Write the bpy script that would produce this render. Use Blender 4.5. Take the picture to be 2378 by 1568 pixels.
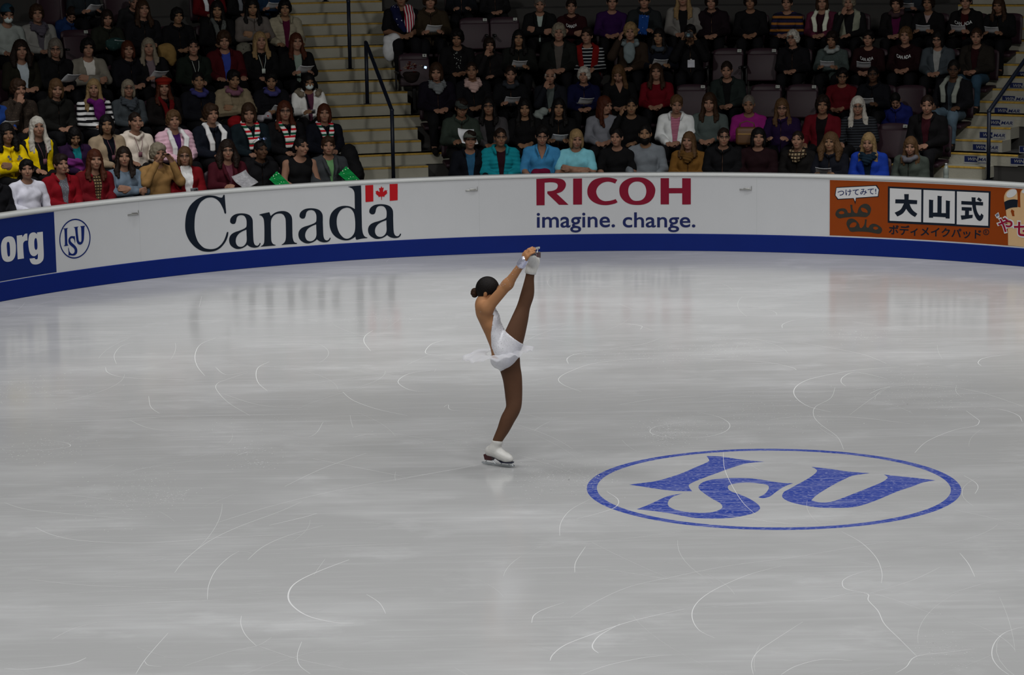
import bpy, bmesh, math, random
import numpy as np
from mathutils import Vector, Matrix
from mathutils.geometry import tessellate_polygon
random.seed(7); np.random.seed(7)
for o in list(bpy.data.objects): bpy.data.objects.remove(o)
S = bpy.context.scene
COL = S.collection
# ------------------------------------------------------------------ camera
IMW, IMH, FPX = 2378, 1568, 6050.0
CAMH, HORY, ROLL = 4.6, -200.0, 0.0165
PITCH = math.atan((IMH/2-HORY)/FPX)
F_ = np.array([0, math.cos(PITCH), -math.sin(PITCH)]); R_ = np.array([1., 0, 0]); U_ = np.cross(R_, F_)
R2 = R_*math.cos(ROLL)-U_*math.sin(ROLL); U2 = R_*math.sin(ROLL)+U_*math.cos(ROLL)
CP = np.array([0, 0, CAMH])
cam = bpy.data.cameras.new('camera'); camo = bpy.data.objects.new('camera', cam); COL.objects.link(camo)
cam.sensor_fit = 'HORIZONTAL'; cam.sensor_width = 36; cam.lens = 36*FPX/IMW; cam.clip_end = 200
camo.matrix_world = Matrix(((R2[0], U2[0], -F_[0], CP[0]), (R2[1], U2[1], -F_[1], CP[1]), (R2[2], U2[2], -F_[2], CP[2]), (0, 0, 0, 1)))
S.camera = camo
# ------------------------------------------------------------------ world, lamps, exposure
S.view_settings.view_transform = 'Standard'; S.view_settings.look = 'None'
S.view_settings.gamma = 1; S.view_settings.use_curve_mapping = False
S.view_settings.exposure = 0.0
wd = bpy.data.worlds.new('arena_dark'); S.world = wd; wd.use_nodes = True
bg = wd.node_tree.nodes['Background']; bg.inputs[0].default_value = (.62, .68, .8, 1); bg.inputs[1].default_value = .012
def spot(x, y, z, tx, ty, tz, power, cone, blend=.6, rad=.9, col=(1, .995, .985)):
    l = bpy.data.lights.new('rink_lamp', 'SPOT'); l.energy = power; l.color = col
    l.spot_size = math.radians(cone); l.spot_blend = blend; l.shadow_soft_size = rad
    o = bpy.data.objects.new('rink_lamp', l); COL.objects.link(o); o.location = (x, y, z)
    o.rotation_euler = (Vector((tx, ty, tz))-Vector((x, y, z))).to_track_quat('-Z', 'Y').to_euler()
for x, y, p in ((-10, 3, .8), (0, 2, .9), (10, 3, .8), (-10, 13, .9), (0, 13, 1), (10, 13, .9), (-6, 23, .9), (1, 24, .8), (8, 23, .8)):
    spot(x, y, 15, x*.8, y+1, 0, 2450*p, 2*math.degrees(math.atan((37.6-y)/15)), .45, 1.2)
for x in (-5, 1.5, 7.5):
    spot(x, 30, 15, x*.9, 30.6, 0, 2600, 50, .5, .8)
for x, tx in ((-9, -2.5), (9, 3.5)):
    spot(x, 9, 15, tx, 35.5, 1.6, 4800, 46, .8, 1.0, (1, .975, .94))
# ------------------------------------------------------------------ helpers
def ray(x, y): return F_+(x-IMW/2)/FPX*R2-(y-IMH/2)/FPX*U2
def px_z(x, y, z=0.0):                                   # point of a height plane seen at a pixel
    d = ray(x, y); return CP+d*((z-CP[2])/d[2])
CX, CY, RB = .843, 27.154, 8.431                        # centre and radius of the rink corner
def px_cyl(x, y, r):                                     # point of an upright cylinder about the corner's centre
    d = ray(x, y); a = d[0]**2+d[1]**2; px, py = CP[0]-CX, CP[1]-CY
    b = 2*(px*d[0]+py*d[1]); c = px*px+py*py-r*r
    t = (-b+math.sqrt(b*b-4*a*c))/(2*a); return CP+d*t
def angz(P): return math.atan2(P[0]-CX, P[1]-CY), P[2]
def cyl(a, z, r=RB): return (CX+r*math.sin(a), CY+r*math.cos(a), z)
def project(P):
    v = np.array(P)-CP; return IMW/2+FPX*(v@R2)/(v@F_), IMH/2-FPX*(v@U2)/(v@F_)
def lin(h):
    if isinstance(h, str):
        h = h.lstrip('#'); v = [int(h[i:i+2], 16)/255 for i in (0, 2, 4)]
    else: v = h
    return tuple((c/12.92 if c <= .04045 else ((c+.055)/1.055)**2.4) for c in v)
MATS = {}
class NT:
    def __init__(s, m): s.t = m.node_tree; s.n = s.t.nodes; s.b = s.n['Principled BSDF']
    def add(s, kind, **kw):
        n = s.n.new(kind)
        for k, v in kw.items():
            if k in n.inputs.keys(): n.inputs[k].default_value = v
            else: setattr(n, k, v)
        return n
    def lk(s, a, b): s.t.links.new(a, b)
    def coord(s, which='Object', scale=(1, 1, 1)):
        c = s.add('ShaderNodeTexCoord'); m = s.add('ShaderNodeMapping'); m.inputs['Scale'].default_value = scale
        s.lk(c.outputs[which], m.inputs[0]); return m.outputs[0]
def mat(name, col, rough=.6, bump=0, bscale=60, var=.12, vscale=9, metal=0, spec=.4, coat=0, trans=0, alpha=1):
    if name in MATS: return MATS[name]
    m = bpy.data.materials.new(name); m.use_nodes = True; t = NT(m); b = t.b; MATS[name] = m
    col = lin(col) if isinstance(col, str) else col
    b.inputs['Roughness'].default_value = rough; b.inputs['Metallic'].default_value = metal
    b.inputs['Specular IOR Level'].default_value = spec; b.inputs['Coat Weight'].default_value = coat
    b.inputs['Transmission Weight'].default_value = trans; b.inputs['Alpha'].default_value = alpha
    v = t.coord()
    n = t.add('ShaderNodeTexNoise', Scale=vscale, Detail=3.0); t.lk(v, n.inputs['Vector'])
    mx = t.add('ShaderNodeMix', data_type='RGBA')
    mx.inputs[6].default_value = tuple(c*(1-var) for c in col)+(1,); mx.inputs[7].default_value = tuple(min(1, c*(1+var)) for c in col)+(1,)
    t.lk(n.outputs[0], mx.inputs[0]); t.lk(mx.outputs[2], b.inputs['Base Color'])
    if bump:
        n2 = t.add('ShaderNodeTexNoise', Scale=bscale, Detail=2.0); t.lk(v, n2.inputs['Vector'])
        bp = t.add('ShaderNodeBump', Strength=bump, Distance=.01); t.lk(n2.outputs[0], bp.inputs['Height']); t.lk(bp.outputs[0], b.inputs['Normal'])
    return m
def mk_mesh(name, V, Fc, mats=(), smooth=False):
    me = bpy.data.meshes.new(name); me.from_pydata([tuple(map(float, v)) for v in V], [], [tuple(f) for f in Fc])
    for m in mats: me.materials.append(m)
    if smooth: me.polygons.foreach_set('use_smooth', [True]*len(me.polygons))
    me.update(); return me
def link(name, me, parent=None, loc=None, rot=None, scale=None):
    o = bpy.data.objects.new(name, me); COL.objects.link(o)
    if parent: o.parent = parent
    if loc is not None: o.location = loc
    if rot is not None: o.rotation_euler = rot
    if scale is not None: o.scale = scale
    return o
def tag(o, label=None, cat=None, group=None, kind=None):
    for k, v in (('label', label), ('category', cat), ('group', group), ('kind', kind)):
        if v: o[k] = v
    return o
def thing(name, label, cat, loc=(0, 0, 0), rz=0, group=None):
    o = link(name, None, None, loc, (0, 0, rz)); return tag(o, label, cat, group)
class MB:                                               # collects boxes, tubes, lathes into one mesh
    def __init__(s): s.v = []; s.f = []
    def add(s, V, Fc):
        n = len(s.v); s.v += [tuple(v) for v in V]; s.f += [tuple(i+n for i in f) for f in Fc]; return s
    def box(s, c, d, M=None, bev=0.0):
        bm = bmesh.new(); bmesh.ops.create_cube(bm, size=1)
        for v in bm.verts: v.co = Vector((v.co.x*d[0], v.co.y*d[1], v.co.z*d[2]))
        if bev: bmesh.ops.bevel(bm, geom=bm.edges[:], offset=bev, segments=3, affect='EDGES', profile=.5)
        T = (M or Matrix.Identity(4)); bm.verts.index_update()
        s.add([T @ (v.co+Vector(c)) for v in bm.verts], [[v.index for v in f.verts] for f in bm.faces]); bm.free(); return s
    def tube(s, pts, r, n=10, cap=True):
        P = [Vector(p) for p in pts]; rr = r if hasattr(r, '__len__') else [r]*len(P); rings = []; up = None; V = []; Fc = []
        for i, p in enumerate(P):
            t = ((P[min(i+1, len(P)-1)]-p).normalized()+(p-P[max(i-1, 0)]).normalized()).normalized()
            if up is None: up = t.orthogonal().normalized()
            else: up = (up-t*up.dot(t)).normalized()
            b = t.cross(up)
            for k in range(n): V.append(p+rr[i]*(math.cos(2*math.pi*k/n)*up+math.sin(2*math.pi*k/n)*b))
        for i in range(len(P)-1):
            for k in range(n): Fc.append((i*n+k, i*n+(k+1) % n, (i+1)*n+(k+1) % n, (i+1)*n+k))
        if cap: Fc.append(tuple(range(n))[::-1]); Fc.append(tuple(range((len(P)-1)*n, len(P)*n)))
        return s.add(V, Fc)
    def lathe(s, prof, n=20, M=None):
        V = []; Fc = []; T = M or Matrix.Identity(4)
        for r, z in prof:
            for k in range(n): V.append(T @ Vector((r*math.cos(2*math.pi*k/n), r*math.sin(2*math.pi*k/n), z)))
        for i in range(len(prof)-1):
            for k in range(n): Fc.append((i*n+k, i*n+(k+1) % n, (i+1)*n+(k+1) % n, (i+1)*n+k))
        Fc.append(tuple(range(n))[::-1]); Fc.append(tuple(range((len(prof)-1)*n, len(prof)*n)))
        return s.add(V, Fc)
    def mesh(s, name, m, smooth=False): return mk_mesh(name, s.v, s.f, [m] if m else [], smooth)
    def build(s, name, m, parent=None, smooth=False): return link(name, s.mesh(name, m, smooth), parent)
def sweep_arc(prof, a0, a1, n, closed=True):            # profile of (radius, z) swept about the corner's centre
    V = []; Fc = []; m = len(prof)
    for i in range(n+1):
        a = a0+(a1-a0)*i/n
        for r, z in prof: V.append(cyl(a, z, r))
    for i in range(n):
        for k in range(m if closed else m-1):
            Fc.append((i*m+k, i*m+(k+1) % m, (i+1)*m+(k+1) % m, (i+1)*m+k))
    if closed: Fc.append(tuple(range(m))); Fc.append(tuple(range(n*m, n*m+m))[::-1])
    return V, Fc
def crspline(pts, seg=6):                               # closed outline, '!' marks a corner
    n = len(pts); out = []
    for i in range(n):
        (x0, y0, c0), (x1, y1, c1), (x2, y2, c2), (x3, y3, c3) = pts[i-1], pts[i], pts[(i+1) % n], pts[(i+2) % n]
        if c1: x0, y0 = 2*x1-x2, 2*y1-y2
        if c2: x3, y3 = 2*x2-x1, 2*y2-y1
        for s in range(seg):
            t = s/seg
            f = lambda p0, p1, p2, p3: .5*(2*p1+(p2-p0)*t+(2*p0-5*p1+4*p2-p3)*t*t+(3*p1-p0-3*p2+p3)*t**3)
            out.append((f(x0, x1, x2, x3), f(y0, y1, y2, y3)))
    return out
def parse(txt, org, sc, corners=False, seg=5):
    pts = []
    for w in txt.split():
        c = w.endswith('!') or corners; x, y = w.rstrip('!').split(',')
        pts.append((org[0]+float(x)/sc, org[1]+float(y)/sc, c))
    return crspline(pts, seg)
def poly_mesh(loops2, mapf, mb, strip=0.0):             # fills outline + holes in the plane and maps every vertex
    tri = tessellate_polygon([[Vector((x, y, 0)) for x, y in L] for L in loops2])
    flat = [p for L in loops2 for p in L]
    if strip:                                            # cut into narrow strips so that wide prints follow the curved board
        bm = bmesh.new(); vs = [bm.verts.new((x, y, 0)) for x, y in flat]
        for t in tri:
            try: bm.faces.new([vs[i] for i in t])
            except ValueError: pass
        xs = [p[0] for p in flat]; x = min(xs)+strip
        while x < max(xs):
            bmesh.ops.bisect_plane(bm, geom=bm.verts[:]+bm.edges[:]+bm.faces[:], plane_co=(x, 0, 0), plane_no=(1, 0, 0)); x += strip
        bm.verts.index_update(); flat = [(v.co.x, v.co.y) for v in bm.verts]; tri = [tuple(v.index for v in f.verts) for f in bm.faces]; bm.free()
    mb.add([Vector(mapf(*p)) for p in flat], tri)
# ------------------------------------------------------------------ ice
def ice_material():
    m = bpy.data.materials.new('ice'); m.use_nodes = True; t = NT(m); b = t.b; MATS['ice'] = m
    def streak(rot, sc, lo, hi, det=4.0):
        c = t.add('ShaderNodeTexCoord'); mp = t.add('ShaderNodeMapping'); mp.inputs['Rotation'].default_value = (0, 0, rot); mp.inputs['Scale'].default_value = sc
        t.lk(c.outputs['Object'], mp.inputs[0]); n = t.add('ShaderNodeTexNoise', Scale=1.0, Detail=det, Roughness=.65); t.lk(mp.outputs[0], n.inputs['Vector'])
        r = t.add('ShaderNodeMapRange'); r.inputs['From Min'].default_value = lo; r.inputs['From Max'].default_value = hi; t.lk(n.outputs[0], r.inputs[0]); return r.outputs[0]
    parts = [streak(.15, (.7, 9, 1), .52, .85), streak(-.35, (.6, 14, 1), .55, .85), streak(1.2, (.9, 16, 1), .58, .9),
             streak(.02, (.35, .8, 1), .48, .78), streak(.5, (1.1, 1.4, 1), .56, .75, 8.0)]
    w = [.35, .3, .25, .5, .35]; acc = None
    for p, k in zip(parts, w):
        mu = t.add('ShaderNodeMath', operation='MULTIPLY'); mu.inputs[1].default_value = k; t.lk(p, mu.inputs[0])
        if acc is None: acc = mu.outputs[0]
        else:
            ad = t.add('ShaderNodeMath', operation='ADD'); t.lk(acc, ad.inputs[0]); t.lk(mu.outputs[0], ad.inputs[1]); acc = ad.outputs[0]
    mx = t.add('ShaderNodeMix', data_type='RGBA'); mx.inputs[6].default_value = (.385, .388, .389, 1); mx.inputs[7].default_value = (.57, .575, .585, 1)
    t.lk(acc, mx.inputs[0]); t.lk(mx.outputs[2], b.inputs['Base Color'])
    rr = t.add('ShaderNodeMapRange'); rr.inputs['To Min'].default_value = .13; rr.inputs['To Max'].default_value = .26; t.lk(acc, rr.inputs[0]); t.lk(rr.outputs[0], b.inputs['Roughness'])
    b.inputs['IOR'].default_value = 1.31
    n = t.add('ShaderNodeTexNoise', Scale=55.0, Detail=3.0); t.lk(t.coord(), n.inputs['Vector'])
    bp = t.add('ShaderNodeBump', Strength=.05, Distance=.004); t.lk(n.outputs[0], bp.inputs['Height']); t.lk(bp.outputs[0], b.inputs['Normal'])
    return m
ICE = ice_material()
A0, A1 = math.radians(-82), math.radians(82)
V = [(0, 0, 0)]; V = []
NA = 96
V += [cyl(A0+(A1-A0)*i/NA, 0, RB+.06) for i in range(NA+1)]
V += [(26, 27, 0), (26, -8, 0), (-24, -8, 0), (-24, 27, 0)]
floor = link('floor', mk_mesh('floor', V, [tuple(range(len(V)))[::-1]], [ICE])); tag(floor, kind='structure')
floor['label'] = 'white skated ice sheet with fine scratches and blurred reflections'
# ------------------------------------------------------------------ skate marks in the ice
MARKS = {'A': ((0, 580), 1.998), 'B': ((1190, 580), 2.002), 'C': ((0, 1050), 1.998), 'D': ((1190, 1050), 2.002)}
MK = '''C3 165,350 230,380 330,405 480,418 650,422 850,412 1050,395 1400,383
C2 810,560 860,500 960,420 1100,350 1300,275 1400,230
C2 962,685 968,620 1000,550 1060,490 1110,460
C5 1640,795 1560,792 1440,765 1370,725 1338,680 1350,630 1400,590 1500,545 1620,500
C4 20,1005 120,1008 250,995 340,980 400,955
C2 630,1030 680,955 780,840
C2 670,970 690,990 750,995
C2 1190,900 1140,850 1118,800 1120,760
C2 1440,1030 1390,990 1380,940 1400,880
C2 1150,500 1220,440 1330,390 1500,340
C2 1000,330 1300,240 1700,150 2240,60
C2 0,715 400,715 800,695 1200,680
C2 1700,660 1760,700 1790,750
C2 130,590 400,618 800,630
C3 1780,140 2000,100 2240,55
C1 240,870 340,820 450,790
C2 1300,450 1600,435 1900,425
C3 1470,285 1400,305 1250,340
C1 0,655 300,655 700,640 1100,630
C1 850,995 1050,930 1190,900 1260,860
C1 1200,900 1380,960 1600,1005 1800,1030
C2 1450,30 1650,70 1880,115
C2 1320,160 1500,75 1700,5
C1 560,105 700,68 900,40
C2 0,205 300,200 700,235 1400,240
C2 20,235 120,265 300,285 600,310
C1 1170,470 1100,460 900,470 500,485
D3 940,865 870,830 838,780 840,730 880,680 960,630 1100,570 1250,530
D4 175,970 190,940 250,895 380,845 560,785 800,730
D4 400,935 375,915 375,890 410,850 500,800
D3 90,795 100,760 150,730 240,700
D2 270,770 400,690 550,625 750,580 1000,530 1300,490 1600,440 1750,415
D3 1250,1035 1320,995 1440,965 1580,970
D2 1120,1035 1112,980 1140,930 1210,880 1350,790
D3 1880,950 1800,870 1730,800 1700,740 1655,690 1650,660 1560,640 1535,620 1545,590 1620,560 1760,530
D2 1530,370 1620,420 1690,490 1718,560 1715,610
D1 1650,660 1850,600 1990,535
D3 2380,810 2290,840 2240,890 2230,950 2260,1000 2310,1037
D3 320,1035 450,990 620,955 740,945
D2 290,560 295,510 340,440
D2 220,390 225,330 270,270 360,220
D1 2000,670 2200,610 2378,590
D2 2080,470 2120,520 2150,580
D2 840,730 1100,705 1400,690 1650,655 1960,755
D3 1780,1030 1830,1000 1880,950 2040,930 2150,915
D3 440,185 490,220 480,255 400,285 300,310
D3 950,290 1100,310 1250,330 1420,345
D2 980,0 990,90 1060,220 1130,290
D1 0,440 300,420 600,395 900,350
D1 600,395 1000,330 1500,300 2000,240
D2 2100,110 2150,140 2165,165 2150,195
D1 2060,270 2200,300 2378,345
D1 0,545 400,545 800,600 1300,630
B3 595,370 600,355 540,345 400,340 200,345 50,370
B3 1320,560 1290,545 1150,520 900,508 650,505 400,525 270,565 215,600 240,630 320,660
B3 260,530 255,505 300,485 420,470
B3 860,755 950,775 1000,800 1010,825 980,850 900,870 760,875 660,860 640,840 680,820 800,800 920,795
B4 1480,755 1380,730 1320,690 1310,650 1350,615 1430,590 1600,560 1800,545
B3 1255,365 1260,345 1330,325 1500,310 1900,312
B3 1550,635 1528,615 1540,590 1600,570 1740,600
B2 1540,930 1510,870 1430,810 1400,770 1410,730 1480,690 1500,640
B3 1870,945 1930,890 2050,840 2150,820 2170,800 2165,790 2110,750
B3 2370,800 2350,770 2280,745 2190,735
B3 2180,540 2165,525 2190,505 2280,490 2378,485
B3 1660,670 1740,640 1900,628 2060,640
B2 1230,305 1210,285 1100,265 900,250 500,240 100,240
B3 1200,790 1350,775 1600,780 1850,810
B2 1320,430 1500,460 1640,490 1740,530
B2 500,720 700,690 900,680
B2 2060,640 2200,670 2378,730
B3 640,420 850,410 1100,415 1260,435
B2 450,460 600,440 680,415
A3 0,805 400,795 800,775 1300,765 1700,760
A3 1240,655 1200,620 1188,580 1200,545 1250,520
A3 950,585 915,540 905,490 930,440 1000,410
A2 1160,770 1060,710 1005,650 1010,620 1060,600 1150,570
A3 490,545 500,570 560,590 700,600 900,605
A3 1890,770 1750,740 1640,700 1590,660
A3 1720,470 1690,430 1695,400 1730,375
A3 2030,660 1920,655 1860,630 1850,605 1900,575 2000,560
A3 2050,492 1975,480 2000,440 2060,420
A2 740,760 700,730 690,680
A3 1460,225 1700,238 2000,243 2200,245
A3 1430,325 1800,305 2200,290
A3 850,325 1000,320 1250,322
A3 130,925 200,930 320,915 300,895 180,882
A2 540,530 530,490 560,450 620,430
A2 1000,545 1050,580 1150,565
A2 1070,460 1300,440 1600,425
A2 400,900 800,865 1200,855 1430,870 1500,800
A2 600,790 700,830 880,845
A2 1040,670 1200,720 1400,735
A2 1300,640 1600,600 2000,560
A3 1100,955 1150,940 1230,935
A3 1160,995 1210,990 1250,990
A3 1640,870 1700,858 1750,862
A2 1900,905 2100,885 2180,880
A2 2060,730 2080,720 2100,745 2270,750
A2 560,1035 700,1010 800,1000'''
def open_spline(P, seg=8):
    out = []
    for i in range(len(P)-1):
        p0 = P[max(i-1, 0)]; p1 = P[i]; p2 = P[i+1]; p3 = P[min(i+2, len(P)-1)]
        for s in range(seg):
            t = s/seg; out.append(.5*(2*p1+(p2-p0)*t+(2*p0-5*p1+4*p2-p3)*t*t+(3*p1-p0-3*p2+p3)*t**3))
    return out+[P[-1]]
def ribbon(mb, P, w, z):
    n = len(P); V = []; Fc = []
    for i, p in enumerate(P):
        d = P[min(i+1, n-1)]-P[max(i-1, 0)]; d = np.array([d[0], d[1]]); L = np.hypot(*d) or 1; nx, ny = -d[1]/L, d[0]/L
        ww = w*(.25+.75*math.sin(math.pi*min(1, max(0, (i+.5)/n)))**.5)
        V += [(p[0]+nx*ww, p[1]+ny*ww, z), (p[0]-nx*ww, p[1]-ny*ww, z)]
    for i in range(n-1): Fc.append((2*i, 2*i+1, 2*i+3, 2*i+2))
    mb.add(V, Fc)
FROST = mat('frost', (.57, .575, .58), rough=.75, var=.05, spec=.2)
mbm = MB()
for i, line in enumerate(MK.split('\n')):
    w = line.split(); org, sc = MARKS[w[0][0]]; wd_ = int(w[0][1])
    P = [px_z(org[0]+float(q.split(',')[0])/sc, org[1]+float(q.split(',')[1])/sc) for q in w[1:]]
    ribbon(mbm, open_spline([np.array(p) for p in P]), (.002, .003, .004, .0055, .0075, .010)[wd_]*.5, .0004+.000003*i)
rg = np.random.RandomState(3)
for i in range(420):                                     # short fine cuts everywhere
    x, y = rg.uniform(-10, 11), rg.uniform(13, 35)
    if math.hypot(x-CX, y-CY) > RB-.3 and y > CY: continue
    a = rg.uniform(0, math.pi*2); L = rg.uniform(.2, 1.6); k = rg.uniform(-.8, .8); P = []
    for s in range(9):
        P.append(np.array([x, y])); x += math.cos(a)*L/8; y += math.sin(a)*L/8; a += k*L/8
    if any(math.hypot(p[0]-CX, p[1]-CY) > RB-.05 and p[1] > CY for p in P): continue
    ribbon(mbm, P, rg.uniform(.0005, .0012), .0004+.000001*i)
def snow(px, py, w, d, n, s):                            # flecks of shaved ice
    c = px_z(px, py)
    for i in range(int(n*1.6)):
        x, y = c[0]+rg.normal(0, w), c[1]+rg.normal(0, d); r = s*.5*rg.uniform(.4, 1.3); a0 = rg.uniform(0, 6)
        mbm.add([(x+r*math.cos(a0+k*1.26)*rg.uniform(.6, 1.3), y+r*math.sin(a0+k*1.26)*rg.uniform(.6, 1.3), .0012) for k in range(5)], [(0, 1, 2, 3, 4)])
for a in ((1548, 1003, .12, .3, 260, .011), (1610, 990, .2, .25, 120, .008), (1300, 1108, .22, .35, 300, .010), (580, 1052, .12, .2, 60, .012), (600, 1076, .1, .1, 50, .012),
          (310, 1140, .2, .5, 160, .010), (400, 1156, .07, .15, 80, .011), (100, 1040, .2, .4, 120, .011), (2150, 910, .25, .5, 160, .010), (1790, 965, .3, .5, 120, .009), (1670, 810, .3, .3, 80, .011),
          (1985, 780, .2, .3, 60, .011), (860, 742, .3, .2, 60, .011), (2200, 1515, .1, .25, 70, .008), (60, 905, .3, .5, 80, .011), (1130, 1000, .3, .4, 60, .007), (560, 995, .3, .3, 50, .008), (1500, 828, .4, .3, 80, .01)):
    snow(*a)
tag(mbm.build('skate_mark', FROST), 'white curved blade cuts and shaved snow flecks across the ice', 'ice mark', kind='stuff')
# ------------------------------------------------------------------ round logo painted in the ice
def ice_map(z): return lambda x, y: px_z(x, y, z)
def logo_paint():
    m = mat('logo_blue', lin('#2b3f96'), rough=.2, var=.0); t = NT(m); b = t.b; b.inputs['IOR'].default_value = 1.31; b.inputs['Specular IOR Level'].default_value = .5
    fac = None
    for rot, sc, lo, hi in ((.1, (2, 60, 1), .5, .72), (-.5, (2, 70, 1), .55, .75), (.9, (30, 30, 1), .5, .75)):
        c = t.add('ShaderNodeTexCoord'); mp = t.add('ShaderNodeMapping'); mp.inputs['Rotation'].default_value = (0, 0, rot); mp.inputs['Scale'].default_value = sc
        t.lk(c.outputs['Object'], mp.inputs[0]); n = t.add('ShaderNodeTexNoise', Scale=1.0, Detail=4.0); t.lk(mp.outputs[0], n.inputs['Vector'])
        r = t.add('ShaderNodeMapRange'); r.inputs['From Min'].default_value = lo; r.inputs['From Max'].default_value = hi; r.inputs['To Max'].default_value = .45; t.lk(n.outputs[0], r.inputs[0])
        if fac is None: fac = r.outputs[0]
        else:
            a = t.add('ShaderNodeMath', operation='MAXIMUM'); t.lk(fac, a.inputs[0]); t.lk(r.outputs[0], a.inputs[1]); fac = a.outputs[0]
    mx = t.add('ShaderNodeMix', data_type='RGBA'); mx.inputs[6].default_value = (.022, .050, .31, 1); mx.inputs[7].default_value = (.55, .58, .72, 1)
    t.lk(fac, mx.inputs[0]); t.lk(mx.outputs[2], b.inputs['Base Color']); return m
LOGO = logo_paint()
logo = thing('ice_logo', 'large blue round emblem with three letters painted in the ice', 'emblem')
ZL = .0002
P4 = [px_z(*p)[:2] for p in ((1362, 1133), (2233, 1140), (1795, 1042.5), (1795, 1231))]
A = np.array([[2*p[0], 2*p[1], 1] for p in P4]); bb = np.array([p[0]**2+p[1]**2 for p in P4]); sol = np.linalg.lstsq(A, bb, rcond=None)[0]
lc = sol[:2]; lr = math.sqrt(sol[2]+lc@lc)
V = []; Fc = []
for k in range(160):
    a = 2*math.pi*k/160; V += [(lc[0]+lr*math.cos(a), lc[1]+lr*math.sin(a), ZL), (lc[0]+(lr-.082)*math.cos(a), lc[1]+(lr-.082)*math.sin(a), ZL)]
    Fc.append((2*k, (2*k+2) % 320, (2*k+3) % 320, 2*k+1))
link('ring', mk_mesh('ring', V, Fc, [LOGO]), logo)
for nm, org, txt in (('letter_i', (1340, 1030), '1490,145! 1650,150 1850,180 2030,200 2160,210! 1950,230 1780,280 1600,345 1450,400 1320,455 1285,490 1325,552! 1100,545 900,520 740,495 600,475! 750,455 900,435 1050,395 1200,345 1350,280 1480,225 1520,195'),
    ('letter_s', (1340, 1030), '2487,458! 2400,490 2300,550 2220,610 2140,630 2085,620! 2160,580 2205,520 2190,480 2090,460 1950,450 1830,460 1750,480 1735,510 1770,550 1880,590 1990,640 2080,700 2105,750 2050,795 1930,830 1750,858 1500,865 1300,850 1100,810 900,780 685,758! 800,715 920,660 1050,605 1215,575! 1110,610 1060,650 1045,700 1080,740 1180,775 1320,795 1480,798 1600,780 1670,740 1650,690 1560,640 1470,580 1410,530 1400,490 1450,445 1560,415 1720,400 1900,398 2080,410 2250,440 2378,455'),
    ('letter_u', (1780, 1030), '515,270! 620,280 780,300 950,325 1190,342! 1000,370 900,410 780,470 660,540 570,600 515,655! 620,680 750,670 870,630 1050,560 1200,500 1330,445 1390,400 1385,380 1350,358! 1500,375 1700,395 1945,425! 1800,450 1680,495 1500,555 1300,640 1120,705 980,735 800,742 600,738 450,715 310,685 220,650 180,610 200,560 260,525 360,470 450,420 530,370 580,320 560,290')):
    mb = MB(); poly_mesh([parse(txt, org, 4.954)], ice_map(ZL), mb); mb.build(nm, LOGO, logo)
# ------------------------------------------------------------------ dasher boards round the corner
ZB = [px_cyl(x, y, RB)[2] for x, y in ((600, 580.2), (1120, 549.8), (1700, 544.7), (2338, 572.2))]; ZK = sum(ZB)/4      # kick top
ZT = sum(px_cyl(x, y, RB)[2] for x, y in ((600, 435.9), (1120, 408.7), (1700, 403.6)))/3                                # board top
WHITE = mat('board_white', (.42, .43, .445), rough=.32, var=.03, vscale=3, spec=.45, bump=.02, bscale=4)
BLUE = mat('board_blue', (.001, .011, .118), rough=.55, spec=.15, var=.08, vscale=3)
CAPM = mat('cap_white', (.50, .515, .51), rough=.35, var=.03)
V, Fc = sweep_arc([(RB, .0), (RB, ZT-.012), (RB+.14, ZT-.012), (RB+.14, 0)], A0, A1, 120)
board = link('wall_rink', mk_mesh('wall_rink', V, Fc, [WHITE])); tag(board, kind='structure'); board['label'] = 'white curved dasher board with blue kick plate round the ice'
V, Fc = sweep_arc([(RB-.012, .003), (RB-.012, ZK-.008), (RB-.004, ZK), (RB+.004, ZK), (RB+.004, .003)], A0, A1, 160); link('kick_plate', mk_mesh('kick_plate', V, Fc, [BLUE]), board)['label'] = 'deep blue kick plate'
V, Fc = sweep_arc([(RB-.004, ZT-.045), (RB-.012, ZT-.04), (RB-.014, ZT-.01), (RB-.006, ZT), (RB+.15, ZT+.004), (RB+.16, ZT-.01), (RB+.155, ZT-.03), (RB+.139, ZT-.02), (RB+.13, ZT-.013), (RB, ZT-.013)], A0, A1, 160)
link('cap_rail', mk_mesh('cap_rail', V, Fc, [CAPM], True), board)
SEAM = mat('seam_grey', (.30, .31, .32), rough=.5)
for px, y0, y1 in ((1111.5, 410, 548), (322, 470, 612), (1757, 405, 546), (905, 413, 555), (1925, 410, 548)):          # panel joints
    a0, z0 = angz(px_cyl(px, y0, RB)); mb = MB()
    mb.add([cyl(a0-.00016, ZK, RB-.0012), cyl(a0+.00016, ZK, RB-.0012), cyl(a0+.00016, ZT-.05, RB-.0012), cyl(a0-.00016, ZT-.05, RB-.0012)], [(0, 1, 2, 3)])
    mb.build('panel_joint', SEAM, board)
STEEL = mat('steel', (.42, .42, .40), rough=.3, metal=.9, var=.1)
for px, py in ((308, 498), (1095, 442), (1732, 440)):                                                                # gate latches
    a, z = angz(px_cyl(px, py, RB)); mb = MB()
    M = Matrix.Translation(cyl(a, z, RB-.012)) @ Matrix.Rotation(-a, 4, 'Z')
    mb.box((0, 0, 0), (.17, .008, .016), M, .003).box((.015, -.008, .008), (.085, .014, .024), M, .004).box((.08, -.002, .02), (.006, .006, .06), M, .001)
    mb.build('gate_latch', STEEL, board, True)
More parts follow.
